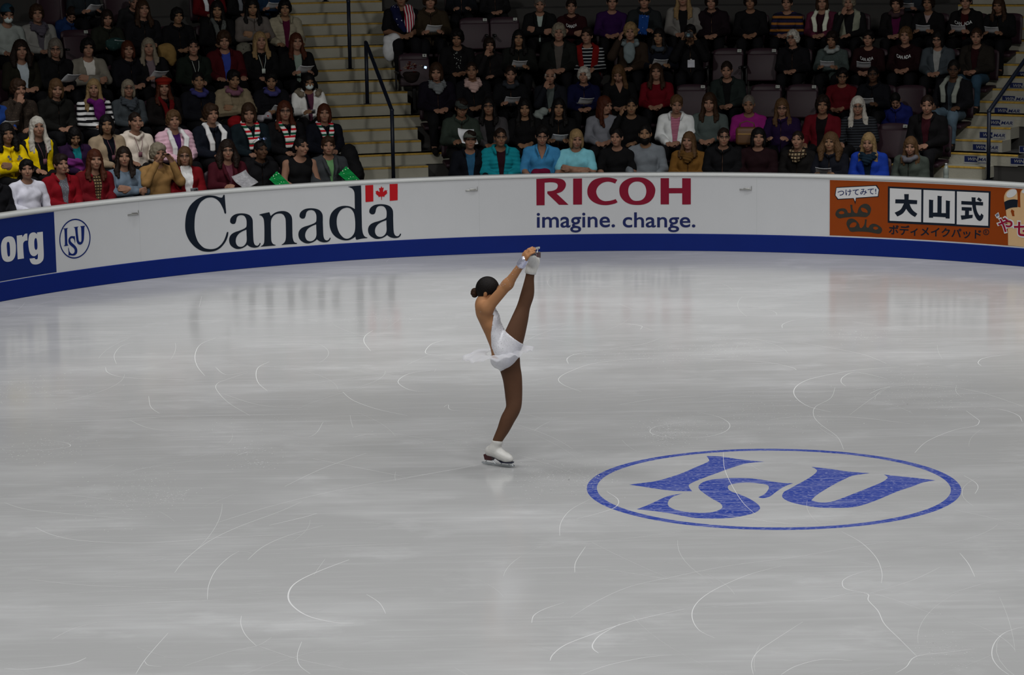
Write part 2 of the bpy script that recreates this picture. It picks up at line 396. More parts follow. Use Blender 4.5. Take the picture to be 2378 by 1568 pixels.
# ------------------------------------------------------------------ adverts printed on the boards
def bmap(off): return lambda x, y: px_cyl(x, y, RB-off)
def bpoly(mb, loops, off=.004):                          # outline in pixels -> filled in board (angle, z) space
    az = [[angz(px_cyl(x, y, RB-off)) for x, y in L] for L in loops]; poly_mesh([[(a*RB, z) for a, z in L] for L in az], lambda s, z: cyl(s/RB, z, RB-off), mb, .1)
def bpanel(mb, a0, a1, z0, z1, off, n=40):
    V = []; Fc = []
    for i in range(n+1):
        a = a0+(a1-a0)*i/n; V += [cyl(a, z0, RB-off), cyl(a, z1, RB-off)]
    for i in range(n): Fc.append((2*i, 2*i+2, 2*i+3, 2*i+1))
    mb.add(V, Fc)
def bquad(mb, pts, off, n=12, R=RB):                           # pixel quad (tl, tr, br, bl) laid on the board
    V = []; Fc = []; tl, tr, br, bl = [np.array(p) for p in pts]
    for i in range(n+1):
        t = i/n; V += [tuple(px_cyl(*(bl+(br-bl)*t), R-off)), tuple(px_cyl(*(tl+(tr-tl)*t), R-off))]
    for i in range(n): Fc.append((2*i, 2*i+2, 2*i+3, 2*i+1))
    mb.add(V, Fc)
def text_geo(txt, bold=0.0, shear=0.0):
    cu = bpy.data.curves.new('lettering', 'FONT'); cu.body = txt; cu.offset = bold; cu.shear = shear; cu.resolution_u = 5
    o = bpy.data.objects.new('lettering', cu); COL.objects.link(o); bpy.context.view_layer.update()
    dg = bpy.context.evaluated_depsgraph_get(); me = o.evaluated_get(dg).to_mesh()
    V = [tuple(v.co) for v in me.vertices]; Fc = [tuple(p.vertices) for p in me.polygons]
    o.evaluated_get(dg).to_mesh_clear(); bpy.data.objects.remove(o); bpy.data.curves.remove(cu)
    a = np.array(V); lo, hi = a.min(0), a.max(0); return [((v[0]-lo[0])/(hi[0]-lo[0]), (v[1]-lo[1])/(hi[1]-lo[1])) for v in V], Fc
def btext(mb, txt, quad, off=.004, bold=0.0, shear=0.0, R=RB):
    uv, Fc = text_geo(txt, bold, shear); tl, tr, br, bl = [np.array(p, float) for p in quad]
    mb.add([tuple(px_cyl(*((bl*(1-u)+br*u)*(1-v)+(tl*(1-u)+tr*u)*v), R-off)) for u, v in uv], Fc)
def Z(org, sc): return lambda *pts: [(org[0]+x/sc, org[1]+y/sc) for x, y in pts]
INK = mat('ink_black', lin('#101823'), rough=.5, spec=.12, var=.05); NAVY = mat('ink_navy', lin('#1c2450'), rough=.5, spec=.12, var=.05); CRIM = mat('ink_crimson', lin('#701027'), rough=.45, spec=.12, var=.05)
RED = mat('ink_red', lin('#a01219'), rough=.45, spec=.12, var=.05); PWHITE = mat('print_white', (.46, .465, .47), rough=.45, var=.03); ORANGE = mat('print_orange', lin('#7a3409'), rough=.5, spec=.12, var=.05)
PBLUE = mat('print_blue', (.002, .012, .10), rough=.5, spec=.15, var=.05); SKINP = mat('print_skin', lin('#b3946c'), rough=.5, var=.04); RUBBER = mat('print_rubber', lin('#2b2b27'), rough=.5, spec=.12, var=.2, vscale=20); MAROON = mat('ink_maroon', lin('#7c0c2c'), rough=.45, spec=.12)
# blue "org" banner
ad = thing('advert_banner', 'blue banner reading org in fat white letters at left end of board', 'advert')
aR = angz(px_cyl(128, 560, RB))[0]; z1 = angz(px_cyl(60, 500.5, RB))[1]; z0 = angz(px_cyl(60, 643.5, RB))[1]
mb = MB(); bpanel(mb, aR-.42, aR, z0, z1, .002); mb.build('panel', PBLUE, ad)
mb = MB(); o_, s_ = (0, 530), 16.51
bpoly(mb, [parse('360,312 470,335 550,420 600,600 610,780 600,960 560,1120 480,1230 380,1280 260,1290 160,1250 95,1160 55,1000 38,750 50,600 90,470 170,370 270,325', o_, s_), parse('310,522 355,560 378,700 385,850 385,1030 350,1085 310,1080 285,1000 265,800 258,650 270,560', o_, s_)])
bpoly(mb, [parse('640,290! 845,262! 865,345! 920,260 970,215 1045,205! 1055,470! 970,485 910,540 888,620 895,850 918,1160! 680,1195! 660,800!', o_, s_)])
bpoly(mb, [parse('1418,165! 1640,135! 1660,600 1675,900 1675,1100 1650,1220 1570,1320 1470,1375 1350,1393 1240,1370 1170,1290 1130,1170! 1330,1145! 1345,1180 1385,1198 1430,1185 1450,1130 1455,970! 1400,1030 1330,1072 1250,1065 1180,1010 1130,900 1100,750 1085,580 1095,400 1125,260 1190,190 1270,162 1340,170 1400,215 1425,240!', o_, s_), parse('1370,380 1405,410 1425,520 1437,650 1430,780 1400,825 1360,825 1330,770 1315,650 1315,500 1335,410', o_, s_)])
mb.build('lettering', PWHITE, ad)
# round emblem on the board
ad = thing('board_emblem', 'small round navy emblem with three letters on the white board', 'emblem')
ac, zc = angz(px_cyl(125+688/14.25, 500+775/14.25, RB)); zt = angz(px_cyl(125+715/14.25, 500+112/14.25, RB))[1]; rr = zt-zc; V = []; Fc = []
for k in range(96):
    a = 2*math.pi*k/96
    for r in (rr, rr-.016): V.append(cyl(ac+r*math.cos(a)/RB, zc+r*math.sin(a), RB-.004))
    Fc.append((2*k, (2*k+2) % 192, (2*k+3) % 192, 2*k+1))
link('ring', mk_mesh('ring', V, Fc, [PBLUE]), ad)
for nm, tx in (('letter_i', '305,440! 400,430 475,418! 450,445 440,470 440,600 445,800 455,960 495,998! 410,1015 320,1025! 360,990 368,950 362,700 350,500 340,460'),
    ('letter_s', '697,690! 700,750 708,850 700,935! 690,880 675,810 640,765 600,755 560,775 548,820 565,870 610,920 680,980 740,1050 775,1130 775,1220 740,1290 680,1330 600,1335 540,1325 487,1338! 487,1200 475,1110 488,1052! 498,1120 520,1200 560,1255 610,1278 655,1262 685,1215 690,1150 660,1090 600,1035 540,985 495,920 480,840 500,760 550,705 610,690 660,697'),
    ('letter_u', '652,395! 740,383 825,372! 795,400 785,430 795,580 810,720 825,830 850,880 880,885 905,865 915,800 912,600 905,420 890,385 870,365! 950,355 1045,343! 1020,375 1010,420 1005,600 995,780 970,880 930,945 870,972 810,955 765,890 740,780 720,600 700,450 685,415')):
    mb = MB(); bpoly(mb, [parse(tx, (125, 500), 14.25)]); mb.build(nm, PBLUE, ad)
# serif wordmark with the small flag
ad = thing('wordmark', 'black serif Canada wordmark with small red flag on the white board', 'wordmark')
mb = MB(); bpoly(mb, [parse('985,120! 997,135 1005,230 1018,380 1032,525! 1025,548 1005,550 990,530! 975,470 940,390 890,300 820,230 740,190 670,183 590,195 510,240 440,305 390,400 350,500 325,600 313,720 310,840 318,960 345,1080 395,1195 460,1275 540,1335 640,1358 740,1355 830,1325 910,1260 970,1180 1015,1080 1045,980! 1062,967 1082,975! 1070,1060 1035,1155 980,1245 900,1330 800,1390 700,1415 590,1418 480,1400 380,1350 290,1280 205,1180 145,1070 110,960 98,840 103,720 120,590 155,475 215,365 300,275 400,205 500,160 600,140 690,138 790,150 870,178 925,187 950,170 965,130!', (420, 440), 9.8)])
mb.build('letter_c', INK, ad)
la = parse('285,572 215,530 200,465 220,385 280,310 370,255 480,228 600,222 720,235 830,275 900,340 940,420 952,520 955,700 962,900 970,1060 985,1180 1020,1260 1070,1290 1110,1290 1150,1260 1178,1205! 1195,1200 1212,1210! 1195,1265 1150,1320 1080,1350 990,1358 900,1342 830,1310 770,1262! 700,1320 610,1370 500,1400 400,1395 310,1355 230,1290 185,1210 168,1110 180,1020 215,950 275,890 370,840 470,808 570,770 650,735 700,705 735,670 745,620 748,520 738,430 705,350 655,300 590,280 520,285 465,310 428,355 408,420 395,490 360,555', (520, 480), 14.25)
lh = parse('742,758! 745,900 752,1060 745,1150 715,1225 660,1290 590,1325 520,1328 455,1300 410,1240 388,1160 392,1070 420,990 475,910 550,850 640,800', (520, 480), 14.25)
a_ref = angz(px_cyl(531.8, 558, RB))[0]; w_ref = angz(px_cyl(604.7, 565, RB))[0]-a_ref
for x0, y0, x1, y1 in ((531.8, 558, 604.7, 565), (692.7, 545, 767.5, 555), (854.5, 535, 931, 542)):
    a0 = angz(px_cyl(x0, y0, RB))[0]; k = (angz(px_cyl(x1, y1, RB))[0]-a0)/w_ref; mb = MB()
    lp = [[((a0+(angz(px_cyl(x, y, RB))[0]-a_ref)*k)*RB, angz(px_cyl(x, y, RB))[1]) for x, y in L] for L in (la, lh)]
    poly_mesh(lp, lambda s, z: cyl(s/RB, z, RB-.004), mb, .1); mb.build('letter_a', INK, ad)
mb = MB(); bpoly(mb, [parse('95,345! 120,328 200,305 420,257! 440,265 470,350 485,380! 530,335 620,275 720,235 850,217 960,225 1060,265 1140,340 1180,430 1192,540 1195,750 1200,1000 1210,1110 1240,1210 1280,1258 1360,1282! 1330,1305 1240,1310 1000,1322 850,1340! 842,1328 900,1290 950,1230 975,1150 985,1000 982,750 975,520 955,430 910,350 850,308 770,297 680,310 600,350 530,430 495,520 485,650 490,900 495,1130 510,1230 550,1300 600,1325 655,1345! 620,1358 450,1372 250,1390 155,1397! 155,1380 215,1345 250,1290 268,1200 272,900 265,650 250,500 215,420 170,375 120,355', (595, 475), 14.25)]); mb.build('letter_n', INK, ad)
mb = MB(); bpoly(mb, [parse('553,148! 640,132 860,113! 872,125 880,350 885,700 892,1000 897,1150 915,1260 945,1330 985,1365 1025,1372! 1015,1390 900,1402 770,1430! 755,1425 742,1395 738,1355! 660,1405 580,1440 480,1447 380,1425 270,1370 180,1280 125,1160 105,1030 112,900 145,800 210,715 300,650 400,615 500,608 600,622 680,660 722,685! 720,500 715,320 700,250 665,195 610,165', (755, 420), 10.456), parse('510,652 600,665 660,715 700,790 722,900 732,1030 728,1170 705,1270 650,1350 580,1395 510,1405 440,1375 370,1300 320,1210 290,1100 280,990 292,880 330,780 400,695', (755, 420), 10.456)]); mb.build('letter_d', INK, ad)
mb = MB(); z_ = Z((755, 420), 10.456)
bquad(mb, z_((975, 112), (1168, 100), (1172, 500), (982, 517)), .004); bquad(mb, z_((1566, 80), (1762, 72), (1762, 470), (1570, 488)), .004)
bpoly(mb, [parse('1367,128 1388,172 1425,165 1410,240 1412,272 1445,240 1455,218 1468,235 1512,230 1497,262 1512,298 1490,320 1440,365 1447,388 1380,380 1378,465 1366,465 1362,380 1290,395 1300,372 1255,340 1225,300 1240,285 1222,250 1265,248 1278,232 1300,262 1325,272 1318,225 1305,175 1345,180', (755, 420), 10.456, True, 1)])
mb.build('flag_emblem', RED, ad)['label'] = 'red maple leaf between two bars'
# crimson wordmark and slogan
ad = thing('wordmark', 'crimson capital wordmark over navy words imagine. change. on the white board', 'wordmark')
o_, s_ = (1200, 390), 5.17; mb = MB()
bpoly(mb, [parse('235,133! 400,124! 500,128 560,145 590,190 580,240 540,285 478,308! 545,370 622,443! 508,443! 367,308! 367,282! 430,275 475,255 493,222 485,190 450,175 400,172! 335,177! 335,448! 237,449!', o_, s_)])
bpoly(mb, [parse('677,129 784,127 784,440 677,441', o_, s_, True, 2)])
bpoly(mb, [parse('1208,142! 1182,187! 1140,172 1090,165 1030,180 980,220 955,275 965,330 1000,375 1050,398 1110,396 1160,385 1188,374! 1211,412! 1170,430 1080,447 990,438 910,402 860,345 847,280 862,215 910,155 980,125 1070,115 1150,123', o_, s_)])
bpoly(mb, [parse('1447,114 1540,125 1615,170 1658,235 1662,290 1640,355 1590,410 1520,438 1447,445 1370,437 1300,405 1250,350 1232,285 1240,220 1280,165 1355,125', o_, s_), parse('1447,163 1500,175 1540,215 1556,280 1540,345 1500,385 1447,396 1395,388 1355,345 1338,280 1352,215 1395,175', o_, s_)])
bpoly(mb, [parse('1727,124 1828,124 1828,243 1986,243 1986,125 2090,126 2090,438 1986,440 1986,304 1828,305 1828,438 1727,438', o_, s_, True, 2)])
mb.build('lettering', CRIM, ad); mb = MB(); z_ = Z(o_, s_)
btext(mb, 'imagine.', z_((240, 541), (1180, 536), (1180, 773), (240, 779)), bold=.012); mb.build('slogan_word', NAVY, ad); mb = MB(); btext(mb, 'change.', z_((1272, 534), (2145, 534), (2145, 771), (1272, 773)), bold=.012)
mb.build('slogan_word', NAVY, ad)
# orange banner
ad = thing('advert_banner', 'orange banner with Japanese lettering, rubber pads and foot at right end of board', 'advert')
aL = angz(px_cyl(1927, 480, RB))[0]; z1 = angz(px_cyl(2000, 420.2, RB))[1]; z0 = angz(px_cyl(2200, 560.3, RB))[1]
mb = MB(); bpanel(mb, aL, aL+.62, z0, z1, .002, 60); mb.build('panel', ORANGE, ad)
z_ = Z((2050, 425), 9.146); mb = MB(); bquad(mb, z_((110, 72), (2292, 175), (2275, 955), (105, 845)), .004); mb.build('box_border', INK, ad)
mb = MB()
for q in (((150, 112), (820, 143), (815, 832), (145, 803)), ((865, 147), (1532, 176), (1528, 866), (858, 836)), ((1575, 180), (2250, 210), (2238, 912), (1570, 880))):
    mb = MB(); bquad(mb, z_(*q), .006); mb.build('box_panel', PWHITE, ad)
oq, sq = (2050, 425), 9.146
for tx, cr in (('455,237! 553,237! 549,355! 732,368! 728,450! 570,445! 600,520 650,590 735,655! 685,725! 600,670 540,610 498,548! 450,620 400,665 310,712! 252,630! 330,595 390,550 450,435! 265,432! 268,347! 460,350!', False),
    ('982,352 1080,365 1070,380 1068,630 1160,630 1163,270 1263,285 1250,300 1248,640 1340,640 1340,370 1436,385 1425,400 1420,757 1335,752 1333,728 1070,715 1068,740 980,737', True),
    ('1668,383 2132,405 2130,480 1668,455', True), ('2035,305 2108,360 2075,400 2000,352', True),
    ('1885,303! 1978,310! 1970,340 1975,450 1990,560 2020,640 2055,690 2075,690! 2090,645! 2140,690! 2125,750 2090,795 2050,805 2000,770 1950,680 1915,560 1890,420!', False),
    ('1675,512 1890,520 1890,592 1832,590 1830,680 1912,675 1905,742 1672,782 1655,690 1745,688 1748,588 1675,582', True)):
    if not tx.startswith('2035') and not tx.startswith('1885') and not tx.startswith('1675'): mb = MB()
    bpoly(mb, [parse(tx, oq, sq, cr, 2 if cr else 5)], .008)
    if not tx.startswith('1668') and not tx.startswith('2035') and not tx.startswith('1885'): mb.build('large_character', INK, ad)
mb = MB()
btext(mb, 'ボディメイクパッド', z_((130, 880), (2095, 985), (2090, 1195), (125, 1095)), bold=.022); mb.build('product_line', INK, ad); mb = MB()
cx, cy = 2195, 1045; bpoly(mb, [[(2050+(cx+64*math.cos(a))/9.146, 425+(cy+64*math.sin(a))/9.146) for a in np.linspace(0, 6.2832, 33)[:-1]], [(2050+(cx+50*math.cos(a))/9.146, 425+(cy+50*math.sin(a))/9.146) for a in np.linspace(0, 6.2832, 33)[:-1]]])
btext(mb, 'R', z_((2170, 1008), (2222, 1010), (2222, 1084), (2170, 1082)))
mb.build('registered_mark', INK, ad)
o_, s_ = (1920, 410), 11.2; z_ = Z(o_, s_)
mb = MB(); bpoly(mb, [parse('245,278 1300,222 1370,330 1345,530 770,570 740,730 690,575 280,605 207,490 220,400', o_, s_, True, 2)]); mb.build('bubble_border', INK, ad)
mb = MB(); bpoly(mb, [parse('255,298 1275,245 1350,345 1325,512 755,552 738,650 700,560 298,582 228,490 238,400', o_, s_, True, 2)], .006); mb.build('bubble', PWHITE, ad)
mb = MB(); btext(mb, 'つけてみて!', z_((275, 352), (1285, 300), (1290, 462), (285, 512)), .008, bold=.012); mb.build('bubble_text', NAVY, ad)
mb = MB()
bpoly(mb, [parse('240,920 300,850 400,828 480,840 530,890 550,940 600,950 625,930 625,850 608,735! 665,735! 668,820 690,890 730,945 790,950 810,880 850,790 930,725 1020,710 1100,745 1150,830 1140,920 1100,1000 1020,1055 900,1050 750,1045 600,1055 450,1070 330,1088 260,1050 225,990', o_, s_), parse('310,940 350,905 400,898 445,920 455,955 420,975 350,978', o_, s_), parse('890,820 940,810 1010,840 1055,890 1060,945 1000,935 930,915 895,870', o_, s_)])
bpoly(mb, [parse('520,1180 560,1115 640,1092 720,1115 790,1170 840,1240 858,1320 900,1340 960,1280 990,1180 992,1115! 1040,1115! 1030,1220 1030,1310 1080,1330 1120,1270 1190,1230 1280,1240 1370,1290 1430,1350 1435,1420 1390,1480 1300,1485 1150,1455 1000,1438 800,1430 630,1435 560,1350 515,1250', o_, s_), parse('600,1270 640,1215 700,1188 765,1205 770,1260 730,1310 660,1325 600,1318', o_, s_), parse('1205,1325 1260,1300 1330,1325 1325,1365 1265,1385 1215,1360', o_, s_)])
mb.build('pad_picture', RUBBER, ad)
o_, s_ = (2290, 420), 8.71; z_ = Z(o_, s_)
mb = MB(); bpoly(mb, [parse('365,400 370,300 410,220 480,170 560,168 620,210 635,300 640,530! 695,540! 690,300 710,200 770,160 860,200 900,400! 1500,700! 1500,1425! 900,1352! 445,1305! 440,1000 410,700 395,560', o_, s_)]); mb.build('foot_picture', SKINP, ad)
for cx, cy, rx, ry in ((515, 253, 105, 84), (790, 205, 70, 45)):
    mb = MB(); bpoly(mb, [[(2290+(cx+rx*math.cos(a)-.2*ry*math.sin(a))/8.71, 420+(cy+ry*math.sin(a)-.25*ry*math.cos(a))/8.71) for a in np.linspace(0, 6.2832, 33)[:-1]]], .006); mb.build('toe_nail', PWHITE, ad)
mb = MB(); bpoly(mb, [parse('365,430! 450,390 560,375 638,385! 635,535! 540,540 460,560 390,595!', o_, s_)], .006); mb.build('toe_band', INK, ad)
mb = MB(); bpoly(mb, [parse('515,575 570,610 565,650 575,715 530,715 510,650 497,620', o_, s_, True, 2)], .006); mb.build('arrow_mark', ORANGE, ad)
mb = MB(); bpoly(mb, [parse('175,690! 250,635! 270,730 215,760!', o_, s_)], .006); mb.build('tick_outline', PWHITE, ad); mb = MB()
btext(mb, 'や', z_((205, 700), (570, 715), (560, 1075), (210, 1065)), .0065, bold=.05); mb.build('text_outline', PWHITE, ad); mb = MB(); btext(mb, 'せ', z_((535, 780), (950, 810), (940, 1160), (530, 1140)), .0065, bold=.05); mb.build('text_outline', PWHITE, ad)
mb = MB(); btext(mb, 'や', z_((235, 735), (540, 750), (530, 1045), (240, 1035)), .008, bold=.02); mb.build('red_character', MAROON, ad); mb = MB(); btext(mb, 'せ', z_((563, 812), (915, 840), (905, 1130), (558, 1110)), .008, bold=.02); mb.build('red_character', MAROON, ad)
mb = MB(); bpoly(mb, [parse('195,680! 212,675! 228,722! 212,728!', o_, s_, True, 2)], .008); bpoly(mb, [parse('225,668! 243,662! 250,712! 234,716!', o_, s_, True, 2)], .008); mb.build('text_tick', NAVY, ad)
# ------------------------------------------------------------------ stands, stairs, rails
NROW = 9
ROWZ = [.36, .776]+[1.25+.474*(k-2) for k in range(2, NROW+1)]      # floor height of each row
def rfront(k): return 8.62 if k == 0 else 8.54+.83*k
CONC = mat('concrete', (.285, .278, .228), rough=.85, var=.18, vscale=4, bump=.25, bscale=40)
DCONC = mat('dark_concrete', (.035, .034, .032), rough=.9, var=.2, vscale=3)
YEL = mat('nosing_yellow', (.33, .205, .030), rough=.7, var=.5, vscale=25)
prof = [(rfront(0), 0)]
for k in range(NROW): prof += [(rfront(k), ROWZ[k]), (rfront(k+1), ROWZ[k])]
prof += [(rfront(NROW), ROWZ[NROW]), (rfront(NROW)+6, ROWZ[NROW]), (rfront(NROW)+6, 0)]
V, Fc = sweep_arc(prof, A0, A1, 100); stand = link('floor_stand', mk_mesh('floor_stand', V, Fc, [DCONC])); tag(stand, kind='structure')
AISLES = [(math.radians(-18.6), math.radians(-11.6)), (math.radians(26.6), math.radians(34.6))]
for ai, (a0, a1) in enumerate(AISLES):
    st = link('floor_stairs', None); tag(st, kind='structure'); st['label'] = ('pale concrete stairs with worn yellow edges left of the middle', 'pale concrete stairs with blue and white stickers at far right')[ai]
    for i in range(-2, 21):
        r = 10.18+.277*(i-1); z = 1.25+.158*(i-1); w = 0.0 if (i-1) % 3 else .035
        V, Fc = sweep_arc([(r, z-.158), (r, z-.012), (r+.012, z), (r+.30, z), (r+.30, z-.158)], a0-w*.3, a1+w, 10); link('step', mk_mesh('step', V, Fc, [CONC]), st)
        V, Fc = sweep_arc([(r-.004, z-.022), (r-.004, z-.010), (r+.010, z+.003), (r+.035, z+.003), (r+.035, z-.003)], a0-w*.3, a1+w, 10); link('nosing', mk_mesh('nosing', V, Fc, [YEL]), st)
NAVYP = mat('rail_navy', lin('#0e1524'), rough=.5, spec=.35, var=.1)
def rail(label, a, r0, zt0, zb0, r1, zt1, zb1):
    t = thing('handrail', label, 'handrail', cyl(a, zb0, r0)); o = Vector(cyl(a, zb0, r0))
    L = lambda r, z: Vector(cyl(a, z, r))-o
    MB().tube([L(r0, zb0), L(r0, zt0)], .027).build('post', NAVYP, t, True); MB().tube([L(r1, zb1), L(r1, zt1)], .027).build('post', NAVYP, t, True)
    d = (L(r1, zt1)-L(r0, zt0)).normalized()
    MB().tube([L(r0, zt0)-Vector((0, 0, .03)), L(r0, zt0), L(r0, zt0)+d*.04, L(r1, zt1)-d*.04, L(r1, zt1), L(r1, zt1)-Vector((0, 0, .03))], .027).build('rail', NAVYP, t, True)
    for r, z in ((r0, zb0), (r1, zb1)): MB().lathe([(.055, 0), (.055, .008), (.03, .012)], 14, Matrix.Translation(L(r, z))).build('base_plate', NAVYP, t)
    for r, z in ((r0, zt0),): MB().lathe([(.02, -.022), (.03, -.01), (.03, .01), (.02, .022)], 12, Matrix.Translation(L(r, z))).build('elbow_joint', NAVYP, t, True)
stepz = lambda i: 1.25+.158*(i-1)
E0 = px_cyl(910, 256, 9.76); ae = angz(E0)[0]; T0 = px_cyl(843, 98, 11.45)
rail('navy handrail at the bottom of the stairs left of the middle', ae, 9.76, E0[2], stepz(-1), 11.45, T0[2], stepz(5))
E1 = px_cyl(809, 3, 12.25); rail('navy handrail higher up the stairs, only its lower post in view', angz(E1)[0], 12.25, E1[2], stepz(8), 14.0, E1[2]+.95, stepz(14))
E2 = px_cyl(2297, 258, 9.76); a2 = angz(E2)[0]; rail('navy handrail in front of the stickered stairs at far right', a2, 9.76, E2[2], stepz(-1), 11.45, E2[2]+.93, stepz(5))
# stickers on the right-hand risers
DECN = mat('decal_navy', lin('#111d4a'), rough=.4); DECW = mat('decal_white', (.26, .265, .26), rough=.5)
ORD = ['lowest', 'second', 'third', 'fourth', 'fifth', 'sixth', 'seventh', 'eighth']
STK = [(i+1, x, y, 0) for i, (x, y) in enumerate(((410, 1210), (512, 1066), (595, 918), (688, 766), (775, 622), (868, 478), (960, 320), (1048, 185)))]+[(1, 972, 1236, 1), (2, 1080, 1092, 1), (3, 1160, 945, 1), (4, 1254, 792, 1)]
for i, x, y, cl in STK:
    r = 10.18+.277*(i-1); q = lambda u0, v0, u1, v1: [(2160+(x+u*325)/5.225, 130+(y+v*92+u*12)/5.225) for u, v in ((u0, v0), (u1, v0), (u1, v1), (u0, v1))]
    t = thing('step_sticker', ORD[i-1]+(' navy and white lettered sticker up the left column of the far right stairs', ' navy and white lettered sticker up the second column at right picture edge')[cl], 'sticker', group='stickers on the stair risers')
    mb = MB(); bquad(mb, q(0, 0, 1, 1), .004, 3, r); mb.build('backing', DECW, t)
    mb = MB(); bquad(mb, q(.02, .04, .50, .80), .006, 3, r); mb.build('blue_panel', DECN, t)
    mb = MB(); btext(mb, 'WIN', q(.15, .2, .52, .62), .008, .012, .25, r); mb.build('word_start', DECW, t)
    mb = MB(); btext(mb, 'MAR', q(.53, .2, .96, .62), .008, .012, .25, r); mb.build('word_end', DECN, t)
    mb = MB(); bquad(mb, q(.52, .84, .96, .90), .006, 2, r); mb.build('small_print', DECN, t)
# ------------------------------------------------------------------ stadium seats
SEATM = mat('seat_maroon', lin('#2a1620'), rough=.55, var=.15, vscale=12, bump=.1, bscale=80)
SEATF = mat('seat_frame', lin('#0d0c0e'), rough=.5)
PLATE = mat('plate_grey', (.34, .36, .33), rough=.5)
def curved_slab(w, h, th, curve, n=9, m=6):
    V = []; Fc = []
    for s in (0, 1):
        for j in range(m+1):
            for i in range(n+1):
                u = i/n-.5; v = j/m; e = max(0, abs(u)*2-.86)/.14; ww = w*(1-.06*(v > .8)*(v-.8)/.2); rnd = .03*(max(0, v-.85)/.15)**2*(abs(u)*2)**4
                V.append((u*ww, curve*(4*u*u)*-1+(th*(1-.5*e*e) if s else 0)+.06*v, v*h-rnd))
    k = (n+1)*(m+1)
    for j in range(m):
        for i in range(n):
            a = j*(n+1)+i; Fc.append((a, a+1, a+n+2, a+n+1)); Fc.append((k+a+1, k+a, k+a+n+1, k+a+n+2))
    ring = [i for i in range(n+1)]+[j*(n+1)+n for j in range(1, m+1)]+[m*(n+1)+i for i in range(n-1, -1, -1)]+[j*(n+1) for j in range(m-1, 0, -1)]
    for a, b in zip(ring, ring[1:]+ring[:1]): Fc.append((b, a, a+k, b+k))
    return V, Fc
SM = {}
V, Fc = curved_slab(.45, .44, .045, .03); SM['backrest'] = mk_mesh('backrest', V, Fc, [SEATM], True)
mb = MB(); mb.box((0, 0, 0), (.45, .42, .055), Matrix.Rotation(math.radians(4), 4, 'X'), .02); SM['seat_pan'] = mb.mesh('seat_pan', SEATM, True)
mb = MB(); mb.box((0, 0, 0), (.45, .40, .055), Matrix.Rotation(math.radians(78), 4, 'X'), .02); SM['seat_up'] = mb.mesh('seat_up', SEATM, True)
mb = MB(); mb.box((0, 0, 0), (.045, .30, .03), None, .01).box((0, .10, -.13), (.03, .05, .26), None, .006); SM['armrest'] = mb.mesh('armrest', SEATF, True)
mb = MB(); mb.box((0, 0, 0), (.05, .06, .42), None, .008).box((0, -.02, -.2), (.07, .16, .02), None, .004); SM['support'] = mb.mesh('support', SEATF)
mb = MB(); mb.box((0, 0, 0), (.062, .006, .046), None, .004); SM['number_plate'] = mb.mesh('number_plate', PLATE)
PDIG = mat('plate_digit', (.03, .03, .03), rough=.6)
def seat(a, k, label, number=None, rr=None, sz=.345):
    r = rr if rr else rfront(k)+.52; x, y, _ = cyl(a, 0, r); z = ROWZ[k]
    t = thing('stadium_seat', label, 'seat', (x, y, z), -a, 'maroon stadium seats')
    link('backrest', SM['backrest'], t, (0, .235, .42)); link('seat_up' if number else 'seat_pan', SM['seat_up'] if number else SM['seat_pan'], t, (0, .165, .58) if number else (0, -.04, sz-.034)).name = 'seat_pan'
    if number:
      for s in (-1, 1): link('armrest', SM['armrest'], t, (.285*s, .02, .60))
    link('support', SM['support'], t, (0, .25, .21))
    if number:
        p = link('number_plate', SM['number_plate'], t, (.165, .247, .825), (math.radians(-12), 0, 0))
        uv, Fc = text_geo(number, .02); n = len(number); w = .016*n
        link('digits', mk_mesh('digits', [((u-.5)*w, -.0045, (v-.5)*.028) for u, v in uv], Fc, [PDIG]), p)
    return t
EMPTY = [(180, 85, 4, '3', 'empty seat with number plate below the blue-sleeved spectator'), (1102, 57, 4, '3', 'left of two empty numbered seats near the flag-draped person'), (1172, 57, 4, '4', 'right of two empty numbered seats near the flag-draped person'),
         (962, 138, 3, '1', 'empty numbered seat by the stairs behind the red flowers'), (1690, 132, 3, '10', 'left of two empty seats behind the dark green jacket'), (1770, 132, 3, '11', 'right of two empty seats behind the dark green jacket'),
         (1605, 214, 2, '9', 'empty numbered seat behind the white sports jacket'), (1778, 217, 2, '11', 'empty numbered seat above the magenta sweater'), (1862, 217, 2, '12', 'empty numbered seat above the purple jacket'),
         (2072, 302, 1, '14', 'empty seat between the striped top and the black coat')]
for x, y, k, num, lab in EMPTY:
    P = px_cyl(x, y, rfront(k)+.7); seat(math.atan2(P[0]-CX, P[1]-CY), k, lab, num)
